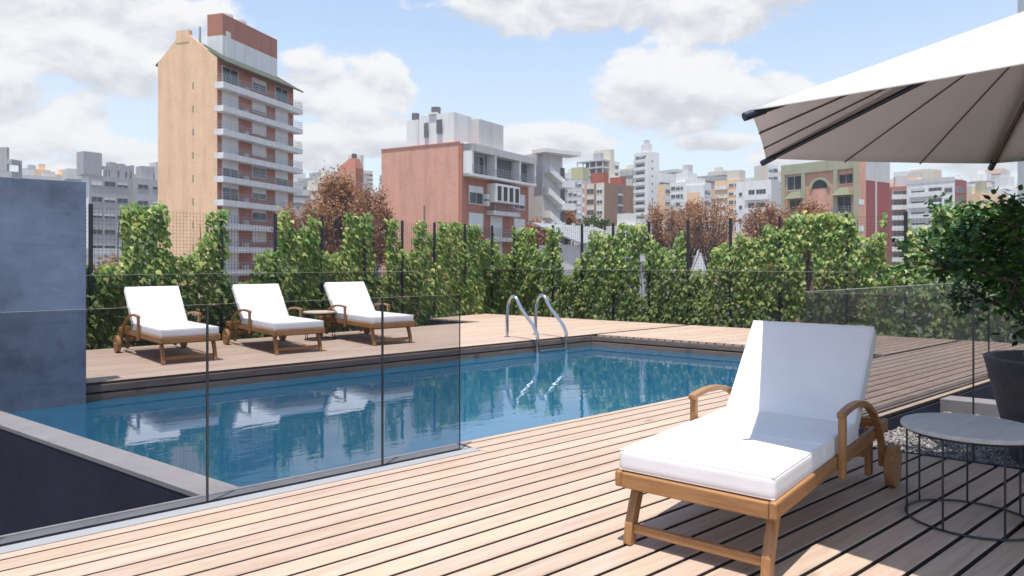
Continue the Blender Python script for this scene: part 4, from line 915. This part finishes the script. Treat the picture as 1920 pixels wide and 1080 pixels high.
def small_far():
    b = Bld('brick_gable_house', 58.8, 107.7, 26.4, 3.6, 2.2, 16.2, 'narrow red brick building with pointed top among the autumn trees', 'brick_red', matL='brick_pink')
    m = MB(); z = 16.2 - GZ; m.poly([(0, 0, z), (2.2, 0, z), (2.2, 3.6, z), (0, 3.6, z), (0.5, 0.4, z + 1.6), (1.7, 0.4, z + 1.6), (1.7, 1.6, z + 1.6), (0.5, 1.6, z + 1.6)], [(0, 3, 2, 1), (4, 5, 6, 7), (0, 1, 5, 4), (1, 2, 6, 5), (2, 3, 7, 6), (3, 0, 4, 7)])
    m.build('roof', MT['brick_red'], b.root); b.box('chimney', 0.6, 1.2, 0.6, 1.2, 17.8, 18.6, 'dkgrey'); b.box('side_slab', 2.2, 3.0, 0.5, 3, -9, 18.6, 'white')
    b = Bld('far_block', 129.0, 284.7, 25.6, 4, 3.4, 34.4, 'pale far block just right of the brick tower', 'pale'); strips(b, 'R', [31, 27.5, 24, 20.5], 0.4, 3.0, 1.4, 2, 'pale')
    b = Bld('far_block', 135.6, 279.0, 34.1, 5.5, 5.6, 31.0, 'cream far block above the autumn trees', 'cream'); strips(b, 'L', [28, 24.5, 21], 0.5, 5, 1.4, 3, 'cream'); b.box('roof_block', 0, 2.5, 2, 5, 31, 33.5, 'cream')
    b = Bld('far_block', 175.6, 178.7, 5.5, 5, 4.4, 29.2, 'pale grey far block behind the zigzag stairs', 'pale'); strips(b, 'L', [27 - 3 * k for k in range(5)], 0.4, 4.6, 1.5, 3, 'grey'); strips(b, 'R', [27 - 3 * k for k in range(5)], 0.4, 4, 1.5, 2, 'grey')
    b = Bld('yellow_top_block', 173.9, 167.0, 13.8, 5.7, 6.4, 27.5, 'apartment block with a yellow top storey', 'pale')
    b.box('top_storey', -0.05, 4.2, -0.05, 4.2, 27.5, 31.4, 'yellow'); strips(b, 'L', [25 - 3 * k for k in range(6)], 0.4, 5.3, 1.6, 3, 'grey')
    for k in range(6): b.balcony('R', 0.2, 24.6 - 3 * k, 5.8, 1.0, 0.3, 'white', solid=True)
    # unfinished frame tower
    b = Bld('frame_tower', 247.8, 222.1, 6.9, 16.2, 9.8, 40.0, 'unfinished concrete frame tower with open floors', 'pale', body=False)
    for k in range(8): b.box('floor_slab', -3.0, 2.0, 0.5, 15.5, 45.5 - 3.2 * k, 46.1 - 3.2 * k, 'pale')
    for y in (0.8, 4.4, 8.0, 11.6, 15.0):
        for x in (-2.8, 1.6): b.box('column', x, x + 0.4, y, y + 0.4, -9, 45.5, 'pale')
    b.box('core', 2.0, 5.0, 0, 9, -9, 51.0, 'cream'); b.box('core_top', 0.0, 2.0, 4, 8, 46.1, 49.5, 'grey'); b.box('wing', 5.0, 9.8, 0.4, 8, -9, 45.8, 'white'); b.box('open_floor', -0.5, 1.0, 4.0, 12.0, 20, 45.4, 'dkgrey')
    for k in range(8):
        o_ = b.window('R', 6.0, 42.5 - 3.2 * k, 2.8, 1.6, 0, 'grey'); o_.location.y = 0.4
    # brown twin block
    b = Bld('brown_block', 149.4, 135.3, 7.2, 6.5, 14.6, 22.1, 'brown brick twin block with red roof boxes', 'brick_brown', matL='cream')
    b.box('roof_box', 0.1, 2.6, 0.3, 4.5, 22.1, 25.0, 'redbox'); b.box('roof_box', 8.6, 11.2, 0.3, 4, 21.2, 24.4, 'redbox')
    b.box('recess', 6.6, 8.6, -0.03, 0.002, -9, 21.5, 'dkgrey')
    for k in range(8): b.box('recess_balcony', 6.7, 8.5, -0.5, -0.03, 19 - 3 * k, 19.5 - 3 * k, 'pale')
    for k in range(9):
        b.window('L', 0.5, 19.2 - 2.9 * k, 2.0, 1.5, 0.3, 'white'); b.window('L', 3.4, 19.2 - 2.9 * k, 2.4, 1.5, 0.0, 'grey')
    b.box('pilaster', -0.25, 0, 2.7, 3.2, -9, 22, 'brick_brown'); b.box('pilaster', -0.25, 0, 5.9, 6.5, -9, 22.4, 'brick_pink')
    # white tower
    b = Bld('white_tower', 221.7, 178.6, -6.1, 7.2, 6.3, 42.3, 'slim white apartment tower with stacked balconies', 'white')
    b.box('roof_box', 0.5, 3.0, 0.5, 4.0, 42.3, 45.5, 'white'); b.box('roof_box', 1.0, 2.2, 1.0, 3.0, 45.5, 47.0, 'pale')
    for k in range(14):
        b.balcony('L', 1.2, 38.6 - 2.9 * k, 5.6, 1.0, 0.25, 'white', solid=True); b.window('L', 1.6, 38.7 - 2.9 * k, 4.6, 2.0, 0.0, 'grey', mull=2)
        b.box('slot_window', 2.2, 2.9, -0.012, 0.02, 38.4 - 2.9 * k, 39.2 - 2.9 * k, 'dkgrey')
    strips(b, 'L', [40.2], 0.8, 6.4, 0.8, 3, 'grey')
    b = Bld('tan_block', 186.2, 143.3, -2.4, 2.8, 3.1, 24.8, 'tan blank wall block beside the slim white tower', 'cream', matL='brick_or'); strips(b, 'R', [22, 18.5, 15], 0.5, 2.6, 1.4, 1, 'grey')
    b = Bld('white_cluster', 226.0, 161.8, 5.6, 9.0, 14.3, 30.0, 'stepped white building cluster right of the slim white tower', 'white')
    b.box('upper_block', 1, 8, 2, 7, 30, 33.5, 'white'); b.box('upper_block', 2.5, 5.5, 2.5, 5, 33.5, 36.5, 'pale'); strips(b, 'L', [27 - 3 * k for k in range(6)], 0.6, 8.4, 1.4, 4, 'grey'); strips(b, 'R', [27 - 3 * k for k in range(6)], 0.6, 13, 1.4, 4, 'grey')
    b = Bld('white_block', 170.1, 117.6, 9.7, 6.2, 4.7, 21.6, 'white block with a square brick panel', 'white'); b.box('brick_panel', -0.05, 0.001, 1.2, 5.0, 10, 19.6, 'brick_or'); b.box('roof_box', 0.4, 3, 1, 5.6, 21.6, 23.4, 'white'); strips(b, 'R', [19, 16], 0.5, 4, 1.2, 2, 'grey')
    b = Bld('beige_block', 222.0, 138.9, 7.0, 9.4, 6.3, 28.5, 'beige apartment block with brick balconies', 'cream', matL='brick_or'); b.box('roof_box', 0.5, 5, 0.5, 5, 28.5, 31.8, 'cream'); strips(b, 'L', [26 - 3 * k for k in range(6)], 0.4, 4.2, 1.5, 2, 'white')
    for k in range(6): b.balcony('L', 4.6, 25.6 - 3 * k, 4.4, 1.0, 0.3, 'white', solid=True)
    b = Bld('white_flats', 156.4, 89.8, 7.9, 8.6, 5.7, 19.7, 'low white flats with balcony bands beside the parasol tip', 'pale', matL='white')
    for k in range(5):
        b.window('L', 1.2, 16.0 - 3.1 * k, 2.4, 1.6, 0, 'grey', mull=2); b.window('L', 3.9, 16.0 - 3.1 * k, 1.6, 1.6, 0, 'grey')
        b.balcony('L', 0.3, 15.4 - 3.1 * k, 5.8, 0.9, 0.3, 'white', solid=True); b.window('L', 7.0, 16.2 - 3.1 * k, 0.8, 0.9, 0, 'grey', mull=0)
    b = Bld('pale_tower', 275.0, 159.3, -9.9, 7.1, 6.2, 40.0, 'pale tower behind the low white flats', 'white', matL='cream'); strips(b, 'R', [37 - 3 * k for k in range(9)], 0.4, 5.8, 1.6, 2, 'grey')
    # green framed building
    b = Bld('green_frame_building', 111.1, 49.5, -4.0, 12.8, 9.4, 16.4, 'brick building with lime green frame, arch and dark red side wall', 'brick_dkred', matL='brick_pink')
    for y in (0.0, 3.2, 8.6, 12.2): b.box('pilaster', -0.35, 0.0, y, y + 0.65, -9, 16.4, 'lime')
    b.box('top_beam', -0.36, -0.003, 0.65, 12.8, 14.9, 16.5, 'lime'); b.box('side_top', 0.5, 9.42, -0.02, 0.0, 13.2, 16.4, 'pale'); b.box('corner_pier', -0.02, 2.0, -0.03, 0, -9, 16.4, 'brick_pink')
    b.box('drain_pipe', 4.8, 5.2, -0.12, 0, -9, 16.3, 'pale')
    ar = MB(); zc = 12.3 - GZ; cy = 6.2
    pts = [(cy + 1.35 * math.cos(math.pi * i / 16), zc + 1.35 * math.sin(math.pi * i / 16)) for i in range(17)]; pts2 = [(cy + 1.75 * math.cos(math.pi * i / 16), zc + 1.75 * math.sin(math.pi * i / 16)) for i in range(17)]
    for i in range(16):
        q = [pts[i], pts[i + 1], pts2[i + 1], pts2[i]]
        ar.poly([(-0.2, a, z) for a, z in q] + [(0.0, a, z) for a, z in q], [(0, 1, 2, 3), (7, 6, 5, 4), (0, 4, 5, 1), (2, 6, 7, 3), (1, 5, 6, 2), (3, 7, 4, 0)])
    ar.build('arch', MT['lime'], b.root)
    an = MB(); n = len(pts); an.poly([(-0.02, a, z) for a, z in pts] + [(-0.01, a, z) for a, z in pts], [tuple(range(n)), tuple(range(2 * n - 1, n - 1, -1))]); an.build('arch_window', MT['pane'], b.root)
    b.window('L', 9.3, 12.3, 2.7, 2.4, 0, 'white', mull=1); b.window('L', 0.8, 12.6, 2.3, 1.6, 0, 'brick_pink', mull=1)
    for y in (0.9, 8.9):
        for z in (8.2, 4.4, 0.6):
            b.window('L', y + 0.2, z, 2.4, 2.6, 0, 'lime', mull=1); b.balcony('L', y, z, 2.8, 1.2, 0.9, 'lime')
        m = MB(); z = 10.9 - GZ; m.poly([(-1.3, y - 0.1, z), (-1.3, y + 2.9, z), (0, y + 2.9, z), (0, y - 0.1, z), (-0.02, y + 0.7, z + 1.3), (-0.02, y + 2.1, z + 1.3)], [(0, 3, 2, 1), (0, 1, 5, 4), (1, 2, 5), (3, 0, 4), (2, 3, 4, 5)]); m.build('awning', MT['awning'], b.root)
    for z in (9.4, 5.4, 1.6): b.box('corner_band', -0.05, 1.4, -0.06, -0.031, z, z + 0.8, 'white')
    b = Bld('balcony_block', 214.1, 86.3, -62, 8, 5.2, 21.5, 'white block with stacked balconies right of the dark red wall', 'brick_red')
    for k in range(7): b.balcony('R', 0, 18.2 - 2.9 * k, 5.2, 1.1, 0.35, 'white', solid=True); b.window('R', 0.4, 18.3 - 2.9 * k, 4.2, 2.0, 0, 'grey', mull=3)
    b.box('roof_box', 1, 4, 1, 4, 21.5, 24.5, 'pale')
    b = Bld('white_apartments', 210.8, 69.3, -6.8, 12.4, 6.3, 21.9, 'wide white apartment building with rows of windows beside the shrub', 'brick_dkred', matL='white')
    for k in range(8):
        b.window('L', 0.6, 18.6 - 2.9 * k, 2.0, 1.5, 0.2, 'grey'); b.window('L', 3.2, 18.6 - 2.9 * k, 3.4, 1.6, 0, 'grey', mull=2); b.window('L', 7.6, 18.6 - 2.9 * k, 3.6, 1.6, 0.3, 'grey', mull=2)
        b.balcony('L', 3.0, 18.2 - 2.9 * k, 8.6, 0.9, 0.3, 'white', solid=True); b.window('R', 1, 18.6 - 2.9 * k, 3.6, 1.5, 0, 'grey')
    b.box('roof_box', 0.5, 3.5, 5, 8.5, 21.9, 25.0, 'cream'); b.box('roof_band', -0.1, 0.0, 0, 12.4, 21.5, 22.6, 'pale')
    b = Bld('brick_cluster', 261.3, 78.7, -23.2, 6.4, 6.7, 22.0, 'low tan brick buildings above the shrub', 'brick_or', matL='brick_or'); b.box('green_box', 1.5, 4, 1, 3, 22, 26, 'lime'); b.box('roof_box', 0, 1.4, 3, 6, 22, 24.5, 'cream'); strips(b, 'R', [18.5], 1, 5.5, 1.2, 2, 'dkgrey')
    b = Bld('white_villa', 285.4, 77.8, -19.7, 6.5, 6.5, 25.0, 'stepped white building left of the tall white slab', 'white'); b.box('upper_block', 0.6, 4, 0.6, 5, 25, 29.0, 'white'); b.box('upper_block', 1.4, 3, 1.4, 3.6, 29, 31, 'pale'); b.box('brick_side', -0.05, 0, 0, 6.5, 15, 23, 'brick_or')
    b = Bld('white_slab', 73.7, 18.4, -66, 6, 6, 25, 'tall blank white building at the right edge of the view', 'white')
    # low roofs between the fence and the trees
    b = Bld('warehouse', 50.4, 48.9, 14.1, 4.5, 12.2, 2.6, 'low warehouse with white pitched roof behind the ivy', 'pale')
    m = MB(); z = 2.6 - GZ; m.poly([(-0.5, -0.5, z), (12.7, -0.5, z), (12.7, 5.0, z + 2.1), (-0.5, 5.0, z + 2.1), (-0.5, -0.5, z + 0.15), (12.7, -0.5, z + 0.15), (12.7, 5.0, z + 2.25), (-0.5, 5.0, z + 2.25)], [(0, 3, 2, 1), (4, 5, 6, 7), (0, 1, 5, 4), (1, 2, 6, 5), (2, 3, 7, 6), (3, 0, 4, 7)])
    rf = m.build('roof', MT['roof_pale'], b.root)
    for k in range(6): b.box('roof_vent', 1 + k * 2, 1.25 + k * 2, 4.6, 4.9, 4.5, 5.05, 'pale', rf)
    strips(b, 'R', [-0.5], 1, 11, 1.6, 4, 'dkgrey')
    b = Bld('low_house', 73.4, 62.1, 0.2, 4, 4.5, 5.6, 'low white house with rooftop rooms above the ivy', 'white'); b.box('roof_box', 0.5, 2, 0.5, 2.5, 5.6, 7.2, 'white'); b.box('roof_box', 2.6, 3.8, 0.4, 1.6, 5.6, 6.6, 'pale'); strips(b, 'R', [2.5, -0.5], 0.6, 4, 1.4, 2, 'dkgrey')
    b = Bld('low_house', 9.0, 58.8, 30, 5, 9.0, 1.8, 'low white house behind the fence beside the blue concrete wall', 'white'); b.box('roof_edge', -0.2, 9.2, -0.2, 0.0, 1.5, 2.0, 'white'); strips(b, 'R', [-2.2], 0.8, 8, 1.6, 3, 'dkgrey')
small_far()
# far skyline: nobody could count it
def skyline():
    rs = np.random.RandomState(5); m = MB()
    for i in range(900):
        d = rs.uniform(300, 680); u = rs.uniform(-1100, 1100); a = math.atan2(u, 1375)
        c = FW * d + RT * (u / 1375 * d); h = d * (0.04 + 0.085 * rs.uniform() ** 1.5) - 3; w = rs.uniform(6, 16); l = rs.uniform(6, 16); mi = rs.randint(0, 5)
        m.box(c.x - w / 2, c.x + w / 2, c.y - l / 2, c.y + l / 2, GZ, GZ + 12 + h, mi)
        if rs.uniform() < 0.5: m.box(c.x - w / 5, c.x + w / 5, c.y - l / 5, c.y + l / 5, GZ + 12 + h, GZ + 15 + h, mi)
        n = int((12 + h) / 3.2)
        for k in range(1, n): m.box(c.x - w / 2 - 0.15, c.x + w / 2 + 0.15, c.y - l / 2 - 0.15, c.y + l / 2 + 0.15, GZ + k * 3.2, GZ + k * 3.2 + 1.0, 5)
    tag(m.build('distant_city', [MT['white'], MT['cream'], MT['pale'], MT['brick_or'], MT['grey'], MT['dkgrey']]), 'mass of small pale buildings on the horizon', 'skyline', kind='stuff')
skyline()

# ------------------------------------------------------------------ street trees
def tree(name, x, y, zt, rad, hgt, label, mat, seed, group, n=2600, leaf=0.34, open_=0.25):
    rs = np.random.RandomState(seed); H = zt - GZ; root = empty(name, (x, y, GZ), 0, label, 'tree', group)
    tr = MB(); tr.tube([(0, 0, 0), (0.1, 0.05, H * 0.2), (0.0, 0.1, H * 0.42), (0.15, 0, H * 0.62)], 0.22, 8, False, (0, 1, 0)); 
    cz = H - hgt / 2; C = []
    for k in range(64):
        v = rs.normal(0, 1, 3); v /= np.linalg.norm(v); q = v * rs.uniform(0.35, 1.0) ** 0.6 * np.array([rad, rad, hgt / 2]) * 0.86 + (0, 0, cz); C.append(q)
        b0 = np.array([0.05, 0.05, H * rs.uniform(0.35, 0.6)]); mid = (b0 + q) / 2 + rs.normal(0, 0.25, 3)
        tr.tube([tuple(b0), tuple(mid), tuple(q)], 0.055, 5, False, (0.2, 0.9, 0.1))
    tr.build('trunk', MT['bark'], root)
    C = np.array(C); idx = rs.randint(0, len(C), n); P = C[idx] + rs.normal(0, 1, (n, 3)) * np.array([rad, rad, hgt * 0.5]) * 0.125
    me = leaf_mesh('crown', P, rs.normal(0, 1, (n, 3)) + (0, 0, 0.4), rs.normal(0, 1, (n, 3)), rs.uniform(0.6, 1.3, n) * leaf, 'diamond', rs)
    link('crown', me, MT[mat], root)
AG = 'autumn street trees'
for i, (x, y, zt, rad, h, lab) in enumerate(((35.3, 68.5, 10.5, 3.3, 11, 'tall rust brown autumn tree before the narrow red brick building'), (31.4, 67.5, 7.4, 2.8, 8.5, 'smaller rust brown tree against the right side of the brick tower'),
        (39.6, 69.2, 9.8, 2.4, 10.5, 'dark brown autumn tree touching the pink brick block'), (79.0, 79.8, 10.0, 2.6, 6.5, 'ochre autumn tree right of the zigzag stairs'), (84.7, 65.7, 9.4, 3.6, 8, 'brown autumn tree below the slim white tower'),
        (86.4, 58.6, 10.2, 4.0, 9, 'broad brown autumn tree before the white flats'), (77.7, 45.3, 7.9, 3.0, 7, 'brown autumn tree left of the green framed building'), (77.0, 39.8, 8.0, 2.9, 7, 'brown autumn tree in front of the green framed building'),
        (92.0, 66.2, 9.8, 3.4, 8, 'brown autumn tree behind the others below the white building cluster'), (52.0, 56.5, 5.4, 2.0, 6, 'low brown autumn tree at the foot of the pink brick block'), (10.6, 50.8, 1.6, 2.2, 6, 'brown tree behind the fence beside the blue concrete wall'),
        (24.5, 50.0, 0.6, 2.2, 6, 'low brown tree behind the ivy below the brick tower'), (62.0, 38.0, 3.6, 2.6, 7, 'low brown tree behind the ivy of the right fence'))):
    tree('autumn_tree', x, y, zt, rad, h, lab, 'autumn', 100 + i, AG, 9000 if i < 3 else 5200, 0.25)
tree('green_tree', 88.5, 82.2, 8.6, 3.2, 5, 'small green tree at the foot of the brown twin block', 'treegreen', 140, None, 1500, 0.4)

# ------------------------------------------------------------------ haze over the city
hm = MB(); hm.box(-1500, 1500, -1500, 1500, -10.0, 90)
hz = NT('haze_air'); pv = hz.n('ShaderNodeVolumePrincipled'); pv.inputs['Color'].default_value = (0.86, 0.9, 0.96, 1); pv.inputs['Density'].default_value = 0.00038; pv.inputs['Anisotropy'].default_value = 0.2
hz.t.links.new(pv.outputs[0], hz.out.inputs['Volume'])
tag(hm.build('haze', hz.m), 'thin pale haze over the city', 'haze', kind='stuff')
